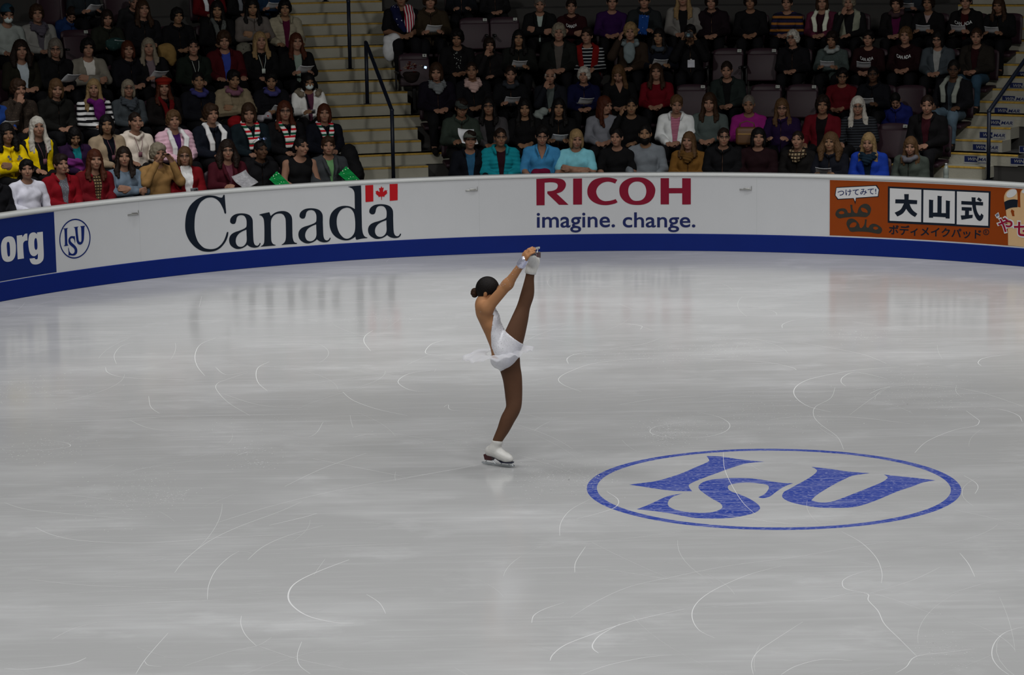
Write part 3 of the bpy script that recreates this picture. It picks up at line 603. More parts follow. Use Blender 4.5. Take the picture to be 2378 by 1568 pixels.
# ------------------------------------------------------------------ soft volumes -> one continuous mesh
class Vol:
    def __init__(s, lo, hi, h):
        s.lo = np.array(lo, float); s.h = h; s.n = np.ceil((np.array(hi)-s.lo)/h).astype(int)+1
        s.F = np.full(s.n, 1.0, np.float32); s.ax = [(s.lo[i]+h*np.arange(s.n[i])).astype(np.float32) for i in range(3)]
    def win(s, lo, hi, m):
        i0 = np.clip(np.floor((np.array(lo)-m-s.lo)/s.h).astype(int), 0, s.n); i1 = np.clip(np.ceil((np.array(hi)+m-s.lo)/s.h).astype(int)+1, 0, s.n)
        sl = tuple(slice(a, b) for a, b in zip(i0, i1)); return sl, s.ax[0][sl[0]][:, None, None], s.ax[1][sl[1]][None, :, None], s.ax[2][sl[2]][None, None, :]
    def put(s, sl, d, k, sub=False):
        a = s.F[sl]
        if a.size == 0: return s
        if sub: d = -d; a_, d_ = -a, -d
        else: a_, d_ = a, d
        if k > 0:
            hh = np.clip(.5+.5*(a_-d_)/k, 0, 1); r = a_*(1-hh)+d_*hh-k*hh*(1-hh)
        else: r = np.minimum(a_, d_)
        s.F[sl] = -r if sub else r; return s
    def cap(s, a, b, ra, rb=None, k=.02, sub=False, flat=None):
        rb = ra if rb is None else rb; a = np.array(a, float); b = np.array(b, float); R = max(ra, rb)
        sl, X, Y, Z_ = s.win(np.minimum(a, b)-R, np.maximum(a, b)+R, k+3*s.h); d = b-a; L = float(d@d) or 1e-9
        t = np.clip(((X-a[0])*d[0]+(Y-a[1])*d[1]+(Z_-a[2])*d[2])/L, 0, 1)
        ds = np.sqrt((X-a[0]-t*d[0])**2+(Y-a[1]-t*d[1])**2+(Z_-a[2]-t*d[2])**2)-(ra+(rb-ra)*t)
        return s.put(sl, ds, k, sub)
    def ell(s, c, r, k=.02, sub=False, rot=None):
        c = np.array(c, float); r = np.array(r, float); R = r.max() if rot is not None else r
        sl, X, Y, Z_ = s.win(c-R, c+R, k+3*s.h); x, y, z = X-c[0], Y-c[1], Z_-c[2]
        if rot is not None:
            M = rot; x, y, z = M[0][0]*x+M[1][0]*y+M[2][0]*z, M[0][1]*x+M[1][1]*y+M[2][1]*z, M[0][2]*x+M[1][2]*y+M[2][2]*z
        k0 = np.sqrt((x/r[0])**2+(y/r[1])**2+(z/r[2])**2); k1 = np.sqrt((x/r[0]**2)**2+(y/r[1]**2)**2+(z/r[2]**2)**2)+1e-9
        return s.put(sl, k0*(k0-1)/k1, k, sub)
    def chain(s, P, R, k=.02, sub=False):
        for i in range(len(P)-1): s.cap(P[i], P[i+1], R[i], R[i+1], k, sub)
        return s
    def grid(s): return s.ax[0][:, None, None], s.ax[1][None, :, None], s.ax[2][None, None, :]
    def cut(s, d): s.F = np.maximum(s.F, d.astype(np.float32) if hasattr(d, 'astype') else d); return s       # keep where d < 0
    def surf(s):
        F = np.pad(s.F, 1, constant_values=1.0); I = F < 0; n = F.shape; lo = s.lo-s.h
        c = [(i, j, k) for i in (0, 1) for j in (0, 1) for k in (0, 1)]
        sub = lambda A, o: A[o[0]:n[0]-1+o[0], o[1]:n[1]-1+o[1], o[2]:n[2]-1+o[2]]
        cnt = sum(sub(I, o).astype(np.int8) for o in c); act = (cnt > 0) & (cnt < 8); idx = np.argwhere(act); ids = np.full(act.shape, -1, np.int64); ids[act] = np.arange(len(idx))
        vals = np.stack([F[idx[:, 0]+o[0], idx[:, 1]+o[1], idx[:, 2]+o[2]] for o in c], 1); acc = np.zeros((len(idx), 3)); w = np.zeros(len(idx)); C = np.array(c, float)
        for a in range(8):
            for b in range(a+1, 8):
                if np.abs(C[a]-C[b]).sum() != 1: continue
                m = (vals[:, a] < 0) != (vals[:, b] < 0)
                if m.any():
                    t = vals[m, a]/(vals[m, a]-vals[m, b]); acc[m] += C[a]+(C[b]-C[a])*t[:, None]; w[m] += 1
        V = (idx+acc/w[:, None])*s.h+lo; Q = []
        for ax in range(3):
            o = [0, 0, 0]; o[ax] = 1; A = I[:n[0]-o[0], :n[1]-o[1], :n[2]-o[2]]; B = I[o[0]:, o[1]:, o[2]:]
            e = np.argwhere(A != B); e = e[(e > 0).all(1) if False else ((e[:, (ax+1) % 3] > 0) & (e[:, (ax+2) % 3] > 0))]
            f = A[e[:, 0], e[:, 1], e[:, 2]]; u, v = np.zeros(3, int), np.zeros(3, int); u[(ax+1) % 3] = 1; v[(ax+2) % 3] = 1
            g = lambda p: ids[p[:, 0], p[:, 1], p[:, 2]]
            q = np.stack([g(e-u-v), g(e-v), g(e), g(e-u)], 1); q[~f] = q[~f][:, ::-1]; Q.append(q)
        Q = np.concatenate(Q); Q = Q[(Q >= 0).all(1)]
        return V, Q
def np_mesh(name, V, Q, mats=()):
    me = bpy.data.meshes.new(name); me.vertices.add(len(V)); me.vertices.foreach_set('co', np.ascontiguousarray(V, np.float32).ravel())
    me.loops.add(len(Q)*4); me.loops.foreach_set('vertex_index', np.ascontiguousarray(Q, np.int32).ravel()); me.polygons.add(len(Q))
    me.polygons.foreach_set('loop_start', np.arange(0, len(Q)*4, 4, dtype=np.int32)); me.polygons.foreach_set('use_smooth', np.ones(len(Q), bool))
    me.update(calc_edges=True)
    for m in mats: me.materials.append(m)
    return me
def relax(V, Q, n=1, f=.5):
    for _ in range(n):
        A = np.zeros_like(V); c = np.zeros(len(V))
        for i, j in ((0, 1), (1, 2), (2, 3), (3, 0)):
            for a, b in ((i, j), (j, i)):
                np.add.at(A, Q[:, a], V[Q[:, b]]); np.add.at(c, Q[:, a], 1)
        V = V*(1-f)+f*A/c[:, None]
    return V
# ------------------------------------------------------------------ seated spectators
HC = np.array([0, -.005, 1.075])                         # centre of the head above the floor
def head_prims(v, c, k=.012):
    c = np.array(c); P = lambda x, y, z: c+np.array((x, y, z))
    v.ell(P(0, .012, .025), (.076, .094, .094), k).ell(P(0, -.022, -.035), (.060, .068, .078), .03).ell(P(0, -.055, -.085), (.030, .030, .024), .02)
    for s in (-1, 1):
        v.ell(P(.033*s, -.094, .016), (.019, .013, .011), .010, True); v.ell(P(.040*s, -.072, -.025), (.024, .020, .022), .02); v.ell(P(.077*s, .012, -.004), (.012, .020, .032), .006)
        v.ell(P(.033*s, -.079, .015), (.014, .010, .010), .003)
    v.cap(P(0, -.088, .012), P(0, -.112, -.026), .009, .014, .008); v.ell(P(0, -.084, -.058), (.026, .014, .006), .004).ell(P(0, -.082, -.070), (.022, .013, .006), .004)
    v.cap(P(-.045, -.082, .036), P(.045, -.082, .036), .010, .010, .012)
def hand(v, w, d, up, s, r=.0100, k=.004, curl=.30):
    w = np.array(w, float); d = np.array(d, float); d /= np.linalg.norm(d); up = np.array(up, float); up -= d*(up@d); up /= np.linalg.norm(up); sd = np.cross(d, up)
    for j in range(4):
        o = (j-1.5)*.0185; v.cap(w+sd*o*.5, w+d*.075+sd*o, .016, .0125, .008)
    for j, L in enumerate((.062, .072, .070, .055)):
        o = (j-1.5)*.0205; a = w+d*.080+sd*o; b = a+d*L*.5-up*L*curl*.4; e = b+d*L*.40-up*L*curl*.9; v.chain([a, b, e], [r*1.05, r, r*.95], k)
    t = w+d*.022-sd*.028*s; b = t+d*.03-sd*.022*s-up*.008; v.chain([t, b, b+d*.028-up*.006], [.013, .0115, .0105], k)
POSE = {  # per arm (side +1 = picture right): elbow, wrist, hand direction, back of hand
 'L': [((.215, .0, .625), (.085, -.27, .60), (-.75, -.62, -.15), (.1, -.3, 1)), ((-.215, .0, .625), (-.085, -.25, .585), (.75, -.62, -.15), (-.1, -.3, 1))],
 'P': [((.225, -.05, .64), (.135, -.29, .66), (-.35, -.9, .15), (.6, 0, .8)), ((-.225, -.05, .64), (-.135, -.29, .66), (.35, -.9, .15), (-.6, 0, .8))],
 'C': [((.225, -.08, .65), (-.055, -.205, .70), (-.95, .15, .12), (0, -1, .2)), ((-.225, -.08, .65), (.05, -.235, .665), (.95, .12, .10), (0, -1, .2))],
 'H': [((.215, .0, .625), (.03, -.25, .60), (-.85, -.4, -.1), (0, -.2, 1)), ((-.185, -.20, .67), (-.085, -.175, .90), (.35, .15, .9), (-.5, -.8, .3))],
 'E': [((.215, .0, .625), (.05, -.25, .60), (-.85, -.4, -.1), (0, -.2, 1)), ((-.245, -.12, .74), (-.155, -.075, .95), (.25, .05, .95), (-.9, -.3, .2))],
 'K': [((.225, -.16, .74), (.10, -.20, .985), (-.45, -.12, .75), (.7, .5, .4)), ((-.225, -.16, .74), (-.10, -.20, .985), (.45, -.12, .75), (-.7, .5, .4))],
 'T': [((.225, .0, .625), (.17, -.27, .585), (-.25, -.95, -.1), (.1, -.1, 1)), ((-.225, .0, .625), (-.17, -.27, .585), (.25, -.95, -.1), (-.1, -.1, 1))],
 'D': [((.255, .02, .60), (.245, -.05, .36), (.05, -.15, -1), (.9, -.3, 0)), ((-.225, .0, .625), (-.15, -.27, .585), (.4, -.9, -.1), (-.1, -.1, 1))],
}
SHX, SHZ = .178, .862
def torso(v, g, k=.03):
    v.ell((0, .03, .49), (.165+g, .125+g, .11+g), k).ell((0, .03, .62), (.145+g, .108+g, .14+g), .05).ell((0, .045, .775), (.155+g, .105+g, .125+g), .05)
    for s in (-1, 1): v.cap((.045*s, .045, .915), (SHX*s, .045, SHZ-.008), .038+g*.8, .046+g*.8, .05).ell((.07*s, -.03, .755), (.068+g*.6, .05+g*.6, .06+g*.6), .04)
def arms(v, pose, g, upto=1.0, k=.025):
    for s, (el, wr, _, _) in zip((1, -1), POSE[pose]):
        el, wr = np.array(el), np.array(wr); sh = np.array((SHX*s, .045, SHZ))
        if upto >= 1: v.chain([sh, el, wr-(wr-el)*.06*(g > 0)], [.049+g, .045+g, .031+g*.8], k)
        elif upto > .5: v.chain([sh, el, el+(wr-el)*(upto-.5)*2], [.049+g, .046+g, .040+g], k)
        else: v.chain([sh, sh+(el-sh)*upto*2], [.051+g, .054+g*1.3], k)
def legs(v, g, shoe=False, k=.03):
    for s in (-1, 1): v.chain([(.095*s, .02, .475), (.125*s, -.355, .475), (.125*s, -.375, .42), (.12*s, -.36, .11)], [.085+g, .062+g, .058+g, .043+g], k)
def fold(v, amp):
    X, Y, Z_ = v.grid(); v.F = v.F+amp*(np.sin(X*38+np.sin(Z_*21)*2.0)*np.sin(Z_*33+Y*17+X*9)).astype(np.float32); return v
LO, HI = (-.40, -.62, .0), (.40, .24, 1.24); HB = .0095
BODY = {}
def body_mesh(pose):
    if pose in BODY: return BODY[pose]
    v = Vol(LO, HI, HB); torso(v, 0); arms(v, pose, 0); legs(v, -.004); v.cap((0, .045, .87), (0, .012, 1.0), .052, .049, .03)
    head_prims(v, HC)
    for s, (el, wr, d, up) in zip((1, -1), POSE[pose]): hand(v, wr, d, up, s)
    for s in (-1, 1): v.chain([(.12*s, -.355, .09), (.125*s, -.41, .045), (.13*s, -.49, .035)], [.04, .036, .03], .02)
    BODY[pose] = v.surf(); return BODY[pose]
def skin_mat(name, col):
    if name in MATS: return MATS[name]
    m = mat(name, col, rough=.65, var=.06, spec=.14); t = NT(m); b = t.b; src = b.inputs['Base Color'].links[0].from_socket
    a = t.add('ShaderNodeAttribute'); a.attribute_name = 'feature'; sp = t.add('ShaderNodeSeparateColor'); t.lk(a.outputs['Color'], sp.inputs[0])
    m1 = t.add('ShaderNodeMix', data_type='RGBA'); t.lk(sp.outputs[0], m1.inputs[0]); t.lk(src, m1.inputs[6]); m1.inputs[7].default_value = (.010, .007, .006, 1)
    m2 = t.add('ShaderNodeMix', data_type='RGBA'); t.lk(sp.outputs[1], m2.inputs[0]); t.lk(m1.outputs[2], m2.inputs[6]); m2.inputs[7].default_value = (col[0]*.62, col[1]*.34, col[2]*.36, 1)
    t.lk(m2.outputs[2], b.inputs['Base Color']); return m
def features(me, V, c):                                  # eyes, brows and lips as colour on the skin
    q = V-np.array(c); e = np.zeros(len(V)); l = np.zeros(len(V)); front = q[:, 1] < -.045
    for s in (-1, 1):
        e = np.maximum(e, np.clip(2.1-1.2*np.sqrt(((q[:, 0]-.033*s)/.0140)**2+((q[:, 2]-.014)/.0090)**2), 0, 1))
        e = np.maximum(e, .8*np.clip(1.9-1.1*np.sqrt(((q[:, 0]-.035*s)/.019)**2+((q[:, 2]-.041+.15*(np.abs(q[:, 0])-.035))/.0055)**2), 0, 1))
    l = np.clip(1.7-1.1*np.sqrt((q[:, 0]/.021)**2+((q[:, 2]+.064)/.0085)**2), 0, 1)
    col = np.zeros((len(V), 4), np.float32); col[:, 0] = e*front; col[:, 1] = l*front; col[:, 3] = 1
    a = me.color_attributes.new('feature', 'FLOAT_COLOR', 'POINT'); a.data.foreach_set('color', col.ravel())
SKINS = {'f': skin_mat('skin_fair', (.25, .135, .090)), 't': skin_mat('skin_tan', (.19, .100, .060)), 'a': skin_mat('skin_warm', (.215, .120, .068)), 'b': skin_mat('skin_brown', (.07, .035, .020))}
def rotz_head(V, yaw, pitch):
    w = np.clip((V[:, 2]-.93)/.06, 0, 1)[:, None]; p = V-np.array((0, .02, 1.0)); cy, sy, cp, sp = math.cos(yaw), math.sin(yaw), math.cos(pitch), math.sin(pitch)
    q = p.copy(); q[:, 1], q[:, 2] = p[:, 1]*cp-p[:, 2]*sp, p[:, 1]*sp+p[:, 2]*cp; r = q.copy(); r[:, 0], r[:, 1] = q[:, 0]*cy-q[:, 1]*sy, q[:, 0]*sy+q[:, 1]*cy
    arm = (V[:, 2] > .85) & (np.hypot(V[:, 0], V[:, 1]+.02) > .155)
    w = np.where(arm[:, None], 0, w); return V*(1-w)+(r+np.array((0, .02, 1.0)))*w
BM = {}
def get_body(pose, yb, pb, sk):
    key = (pose, yb, pb, sk)
    if key not in BM:
        V, Q = body_mesh(pose); V2 = rotz_head(V, math.radians(yb), math.radians(pb)) if pose not in 'HEK' else V
        me = np_mesh('body', V2, Q, [SKINS[sk]]); features(me, V, HC); BM[key] = me
    return BM[key]
# garments ------------------------------------------------------------------
GM = {}
def neck_hole(v, kind):
    X, Y, Z_ = v.grid()
    if kind == 'crew': v.cap((0, .05, .93), (0, -.06, 1.02), .064, .10, .012, True)
    elif kind == 'v':
        v.cap((0, .05, .93), (0, -.04, 1.02), .066, .09, .01, True); d = np.maximum(np.abs(X)-(Z_-.775)*.42, .775-Z_); v.cut(-np.maximum(d, Y-.02))
    elif kind == 'high': v.cap((0, .04, .96), (0, -.02, 1.06), .058, .075, .008, True)
def garment(kind, pose):
    key = (kind, pose)
    if key in GM: return GM[key]
    v = Vol((-.42, -.50, .40), (.42, .24, 1.06), HB+.0015); X, Y, Z_ = v.grid()
    if kind in ('crew', 'v', 'hood', 'turtle'):
        torso(v, .016); arms(v, pose, .013)
        if kind == 'turtle': v.cap((0, .045, .90), (0, .02, .965), .066, .060, .02)
        else: v.cap((0, .045, .88), (0, .035, .93), .066, .066, .03)
        if kind == 'hood': v.ell((0, .13, .90), (.13, .06, .075), .03); v.chain([(-.10, .08, .93), (-.075, -.02, .92), (0, -.075, .87), (.075, -.02, .92), (.10, .08, .93)], [.03, .026, .02, .026, .03], .02)
        fold(v, .0035); neck_hole(v, {'v': 'v', 'turtle': 'high'}.get(kind, 'crew'))
    elif kind == 'inner':
        torso(v, .010); v.cap((0, .045, .88), (0, .035, .93), .058, .058, .03); neck_hole(v, 'crew')
    elif kind in ('tee', 'halfsleeve'):
        torso(v, .014); arms(v, pose, .012, .42 if kind == 'tee' else .56); v.cap((0, .045, .88), (0, .035, .92), .064, .064, .03); fold(v, .004); neck_hole(v, 'v' if kind == 'halfsleeve' else 'crew')
        if kind == 'halfsleeve':
            for s in (-1, 1): v.chain([(.06*s, .03, .955), (.072*s, -.045, .925), (.035*s, -.115, .83)], [.016, .016, .010], .008)
    elif kind == 'tank':
        torso(v, .010); v.cap((0, .04, .95), (0, -.10, 1.0), .085, .12, .01, True)
        for s in (-1, 1): v.cap((.235*s, .04, .90), (.215*s, .02, .72), .075, .05, .012, True)
    elif kind in ('jacket', 'cardigan', 'blazer', 'puffer', 'vest'):
        g = .028 if kind != 'cardigan' else .022
        torso(v, g)
        if kind != 'vest': arms(v, pose, .020 if kind != 'puffer' else .028)
        if kind == 'puffer': v.F = v.F+(.009*np.abs(np.sin(Z_*62+np.abs(X)*6))-.006).astype(np.float32)
        else: fold(v, .004)
        for s in (-1, 1):
            if kind in ('jacket', 'puffer', 'vest'): v.chain([(.02*s, .115, .955), (.075*s, .075, .955), (.085*s, .0, .935), (.062*s, -.07, .885)], [.022]*4 if kind != 'puffer' else [.03]*4, .015)
            elif kind == 'blazer': v.chain([(.0, .11, .945), (.075*s, .06, .945), (.08*s, -.02, .905), (.065*s, -.125, .80), (.03*s, -.155, .70)], [.018, .018, .022, .024, .012], .012)
        neck_hole(v, 'crew'); w = {'jacket': .030, 'puffer': .026, 'cardigan': .040, 'blazer': .012, 'vest': .045}[kind]
        d = np.maximum(np.abs(X)-(w+np.clip(Z_-.62, 0, 1)*.13), Y-.0); v.cut(-d)
        for s, (el, wr, dd, up) in zip((1, -1), POSE[pose]):                          # the hands stay clear of the opening cut
            el, wr = np.array(el), np.array(wr)
            if kind != 'vest': v.chain([np.array((SHX*s, .045, SHZ)), el, wr-(wr-el)*.06], [.068, .063, .046], .01)
        if kind == 'vest':
            for s in (-1, 1): v.cap((.24*s, .04, .90), (.225*s, .02, .70), .07, .055, .012, True)
    elif kind in ('zip', 'coat'):
        torso(v, .028); arms(v, pose, .022); v.chain([(0, .11, .95), (.075, .06, .955), (.07, -.03, .93), (0, -.075, .89), (-.07, -.03, .93), (-.075, .06, .955), (0, .11, .95)], [.024]*7, .02)
        if kind == 'coat': v.ell((0, .03, .50), (.21, .17, .12), .04)
        fold(v, .0045); neck_hole(v, 'crew'); v.cut(-(np.maximum(np.abs(X)-.004, Y+.0)))
    v.cut(.445-Z_+.02*np.clip(-Y-.05, 0, 1)*0)
    V, Q = v.surf(); GM[key] = np_mesh(kind, relax(V, Q, 1, .4), Q); return GM[key]
def pants():
    if 'pants' not in GM:
        v = Vol((-.30, -.54, .06), (.30, .22, .60), HB+.001); v.ell((0, .03, .48), (.172, .13, .11), .03); legs(v, .010); fold(v, .003); X, Y, Z_ = v.grid(); v.cut(.10-Z_); GM['pants'] = np_mesh('trousers', *v.surf())
        v = Vol((-.22, -.64, -.01), (.22, -.30, .16), .008)
        for s in (-1, 1): v.chain([(.12*s, -.345, .085), (.12*s, -.36, .045), (.13*s, -.51, .035)], [.052, .048, .042], .02)
        X, Y, Z_ = v.grid(); v.cut(.004-Z_); GM['shoe'] = np_mesh('shoes', *v.surf())
# hair and hats, about the head's centre -------------------------------------
HM = {}
def hair(kind):
    if kind in HM: return HM[kind]
    v = Vol((-.20, -.20, -.40), (.20, .22, .26), .0075); X, Y, Z_ = v.grid()
    face = lambda rx=.062, zz=-.035, rz=.110, yy=-.118: v.ell((0, yy, zz), (rx, .088, rz), .010, True)
    rough = .003
    if kind == 'short':
        v.ell((0, .020, .032), (.087, .106, .108), .01); v.ell((.02, -.03, .085), (.06, .06, .045), .02); face(.066, -.035, .108); v.cut(-.030-Z_-np.clip(Y-.0, -.02, .05))
    elif kind == 'crop':
        v.ell((0, .018, .028), (.082, .101, .103), .01); face(.070, -.035, .112); v.cut(-.012-Z_-np.clip(Y, 0, .05))
    elif kind == 'full':
        v.ell((0, .018, .036), (.096, .112, .112), .01); rough = .005
        for s in (-1, 1): v.ell((.07*s, .03, -.005), (.034, .06, .06), .02)
        v.ell((.03, -.055, .08), (.05, .04, .04), .02); face(.060, -.045, .108); v.cut(-.070-Z_)
    elif kind in ('bob', 'fringe'):
        v.ell((0, .020, .032), (.091, .110, .108), .01).ell((0, .05, -.05), (.086, .065, .09), .03)
        for s in (-1, 1): v.ell((.074*s, .0, -.045), (.028, .055, .085), .02)
        face(.056, -.045, .110 if kind == 'bob' else .092); v.cut(-.128+.02*np.sin(X*70)*0-Z_)
    elif kind in ('long', 'longfringe', 'straight', 'sideways'):
        v.ell((0, .020, .032), (.091, .110, .108), .01).ell((0, .065, -.10), (.100, .05, .16), .03)
        for s in (-1, 1):
            v.ell((.078*s, .01, -.07), (.030, .058, .12), .02); e = {'straight': -.27, 'sideways': -.24}.get(kind, -.21) - (.06 if kind == 'sideways' and s > 0 else 0)
            for j in (0, 1): v.chain([(.080*s, -.01, -.10), ((.086+.02*j)*s, -.035-.01*j, -.16), ((.082+.035*j)*s, -.085+.02*j, e-.03*(1-j))], [.026, .027, .017], .015)
        face(.055, -.045, .110 if kind != 'longfringe' else .092)
    elif kind in ('curly', 'bigcurl'):
        b = .012 if kind == 'curly' else .03; rough = 0
        v.ell((0, .022, .036), (.095+b*.5, .112, .112+b*.3), .01).ell((0, .06, -.06), (.10+b, .07, .12), .03)
        for s in (-1, 1): v.chain([(.078*s, .01, .02), ((.095+b)*s, -.01, -.10), ((.09+b)*s, -.05, -.17-b*2)], [.034+b*.3, .045+b*.4, .03], .02)
        face(.056, -.045, .108); v.F = v.F+(.007*np.sin(X*150+Z_*40)*np.sin(Y*140+2*np.sin(Z_*60))*np.sin(Z_*130+X*50)).astype(np.float32)
    elif kind in ('back', 'bun'):
        v.ell((0, .018, .026), (.081, .100, .102), .01); face(.066, -.04, .122)
        if kind == 'bun': v.ell((0, .13, .04), (.045, .045, .045), .01)
        else: v.chain([(0, .11, .03), (0, .15, -.03), (0, .12, -.14)], [.026, .03, .016], .02)
        v.cut(-.03-Z_-np.clip(Y, 0, .05))
    elif kind == 'bald':
        v.ell((0, .022, .018), (.083, .102, .098), .01); face(.074, .0, .12); v.cut(Z_-.045); v.cut(-.045-Z_)
    if rough and kind not in ('beanie', 'cap', 'beret'): v.F = v.F+(rough*np.sin(X*95+9*np.sin(Z_*14))*np.sin(Y*80+X*20+Z_*25)).astype(np.float32)
    if kind in ('beanie', 'cap', 'beret'): pass
    if kind == 'beanie': v.ell((0, .015, .045), (.094, .112, .112), .01); v.cut(.038-.25*(Y)-Z_)
    elif kind == 'cap':
        v.ell((0, .012, .040), (.089, .107, .092), .01); v.cut(.038-Z_); v.ell((0, -.125, .048), (.072, .07, .010), .006)
    elif kind == 'beret': v.ell((.01, .02, .095), (.120, .125, .050), .02).ell((0, .015, .05), (.092, .108, .05), .02); v.cut(.042-Z_)
    V, Q = v.surf(); HM[kind] = np_mesh('hair', V, Q); return HM[kind]
def accessory(kind):
    if kind in HM: return HM[kind]
    if kind == 'glasses':
        mb = MB(); R = .021
        for s in (-1, 1):
            mb.tube([(.034*s+R*1.1*math.cos(t), -.108, .014+R*.82*math.sin(t)) for t in np.linspace(0, 6.2832, 17)], .0028, 6); mb.tube([(.057*s, -.106, .018), (.078*s, -.05, .016), (.080*s, .02, .01)], .0024, 6)
        mb.tube([(-.012, -.110, .017), (.012, -.110, .017)], .0024, 6); me = mb.mesh('glasses', None, True)
    else:
        v = Vol((-.20, -.30, -.46), (.20, .20, .10), .009) if kind != 'mask' else Vol((-.12, -.16, -.14), (.12, .02, .04), .006); X, Y, Z_ = v.grid()
        ring = [(0, .10, -.125), (.08, .055, -.13), (.085, -.03, -.15), (.035, -.10, -.18), (-.035, -.10, -.18), (-.085, -.03, -.15), (-.08, .055, -.13), (0, .10, -.125)]
        if kind == 'wrap':
            v.chain(ring, [.030]*8, .02).chain([(p[0]*1.12, p[1]*1.1-.01, p[2]-.04) for p in ring], [.028]*8, .02); v.ell((0, -.128, -.245), (.055, .028, .05), .03); v.F = v.F+.005*np.sin(Z_*150+X*40+Y*60).astype(np.float32)
        elif kind == 'ring': v.chain(ring, [.034]*8, .02); fold(v, .005)
        elif kind in ('tails', 'opentails'):
            v.chain(ring[:3], [.032]*3, .02).chain(ring[5:], [.032]*3, .02)
            w = .03 if kind == 'tails' else .075
            for s in (-1, 1):
                for o in (-.014, .014): v.chain([(.085*s, -.03, -.15), ((w+.028)*s+o, -.145, -.23), (w*s+o, -.172, -.34), (w*s+o, -.165, -.43)], [.024, .022, .021, .020], .01)
        elif kind == 'flagl': v.chain([(-.075, .05, -.13), (-.115, -.03, -.15), (-.10, -.13, -.25), (-.05, -.185, -.36), (.0, -.20, -.43)], [.04, .045, .045, .042, .035], .02); v.chain([(-.06, .0, -.14), (-.06, -.14, -.25), (-.02, -.185, -.36)], [.03, .03, .03], .02)
        elif kind == 'flagr': v.chain([(.075, .05, -.13), (.095, -.03, -.15), (.10, -.13, -.25), (.085, -.17, -.34), (.05, -.195, -.43)], [.04, .05, .06, .055, .04], .02); v.chain([(.05, .0, -.14), (.045, -.14, -.25), (.03, -.185, -.36)], [.03, .032, .035], .02)
        elif kind == 'jabot': v.chain([(p[0]*1.05, p[1]*1.1-.01, p[2]-.01) for p in ring], [.036]*8, .02); v.ell((0, -.155, -.27), (.080, .045, .15), .04); fold(v, .006)
        elif kind == 'mask': v.ell((0, -.03, -.05), (.064, .085, .055), .01); v.cut(Y+.055)
        elif kind == 'beard': v.ell((0, -.035, -.07), (.064, .073, .068), .01); v.ell((0, -.11, -.020), (.05, .05, .038), .01, True); v.cut(Y+.015)
        V, Q = v.surf(); me = np_mesh(kind, V, Q)
    HM[kind] = me; return me
# ------------------------------------------------------------------ the crowd
def cloth(spec):
    if spec in MATS: return MATS[spec]
    w = spec.split(':'); col = lin(w[0]); mxc, mnc = max(col), min(col)
    if mxc > .3 and mnc > .55*mxc: col = tuple(min(.7, c*1.2) for c in col)
    elif mxc > 0 and col[1] < .5*max(col[0], col[2]) and col[1] <= min(col[0], col[2])*1.6: col = tuple(c*.42 for c in col)
    m = mat(spec, col, rough=.85, bump=.35, bscale=130, var=.22, vscale=14, spec=.15)
    if len(w) > 1:
        t = NT(m); b = t.b; src = b.inputs['Base Color'].links[0].from_socket; c2 = lin(w[2])+(1,); kind = w[1]
        def wave(direction, scale, lo):
            wv = t.add('ShaderNodeTexWave', bands_direction=direction, Scale=scale, Distortion=.6); t.lk(t.coord(), wv.inputs['Vector'])
            g = t.add('ShaderNodeMath', operation='GREATER_THAN'); g.inputs[1].default_value = lo; t.lk(wv.outputs[1], g.inputs[0]); return g.outputs[0]
        def over(fac, c, base):
            mx = t.add('ShaderNodeMix', data_type='RGBA'); t.lk(fac, mx.inputs[0]); t.lk(base, mx.inputs[6]); mx.inputs[7].default_value = c; return mx.outputs[2]
        if kind == 'stripe': out = over(wave('Z', float(w[3]), float(w[4])), c2, src)
        elif kind == 'hstripe': out = over(wave('X', float(w[3]), float(w[4])), c2, src)
        elif kind == 'multi': out = over(wave('Z', 3.1, .72), lin('#8a5a24')+(1,), over(wave('Z', 4.7, .6), c2, src))
        elif kind == 'flagband': out = over(wave('Z', 3.6, .80), lin('#b01020')+(1,), over(wave('Z', 2.9, .84), lin('#14503a')+(1,), src))
        elif kind == 'plaid': out = over(wave('X', float(w[3]), .75), c2, over(wave('Z', float(w[3]), .70), lin('#120d0a')+(1,), src))
        elif kind == 'spot':
            vo = t.add('ShaderNodeTexVoronoi', Scale=float(w[3])); t.lk(t.coord(), vo.inputs['Vector']); g = t.add('ShaderNodeMath', operation='LESS_THAN'); g.inputs[1].default_value = float(w[4]); t.lk(vo.outputs[0], g.inputs[0]); out = over(g.outputs[0], c2, src)
        t.lk(out, b.inputs['Base Color'])
    return m
def hairm(h):
    k = 'hair_'+h
    if k in MATS: return MATS[k]
    m = mat(k, h, rough=.65, var=.35, vscale=40, spec=.14, bump=.35, bscale=90); return m
HAIRC = {'k': '#0c0a0a', 'd': '#1a110c', 'b': '#2c1d12', 'l': '#4c3723', 'y': '#7a6444', 'r': '#3c1c0f', 'g': '#57514a', 'w': '#a5a198', 's': '#706859'}
BLK = '#0d0d10'
def obj_mat(o, m):
    if not o.data.materials: o.data.materials.append(None)
    o.material_slots[0].link = 'OBJECT'; o.material_slots[0].material = m; return o
mb = MB(); n = 10
V = []; Fc = []
for sgn in (0, .003):
    for j in range(n+1):
        for i in range(5): u = i/4-.5; t = j/n-.5; V.append((u*.215, t*.28, sgn+.10*t*t+.05*u*u-.02*math.sin(t*5)))
for sgn in (0, 1):
    for j in range(n):
        for i in range(4):
            a = sgn*55+j*5+i; Fc.append((a, a+1, a+6, a+5) if sgn else (a+5, a+6, a+1, a))
ring = list(range(5))+[j*5+4 for j in range(1, n+1)]+[n*5+i for i in (3, 2, 1, 0)]+[j*5 for j in range(n-1, 0, -1)]
Fc += [(a, b, b+55, a+55) for a, b in zip(ring, ring[1:]+ring[:1])]
IM = {'paper': mk_mesh('sheet', V, Fc, [], True)}
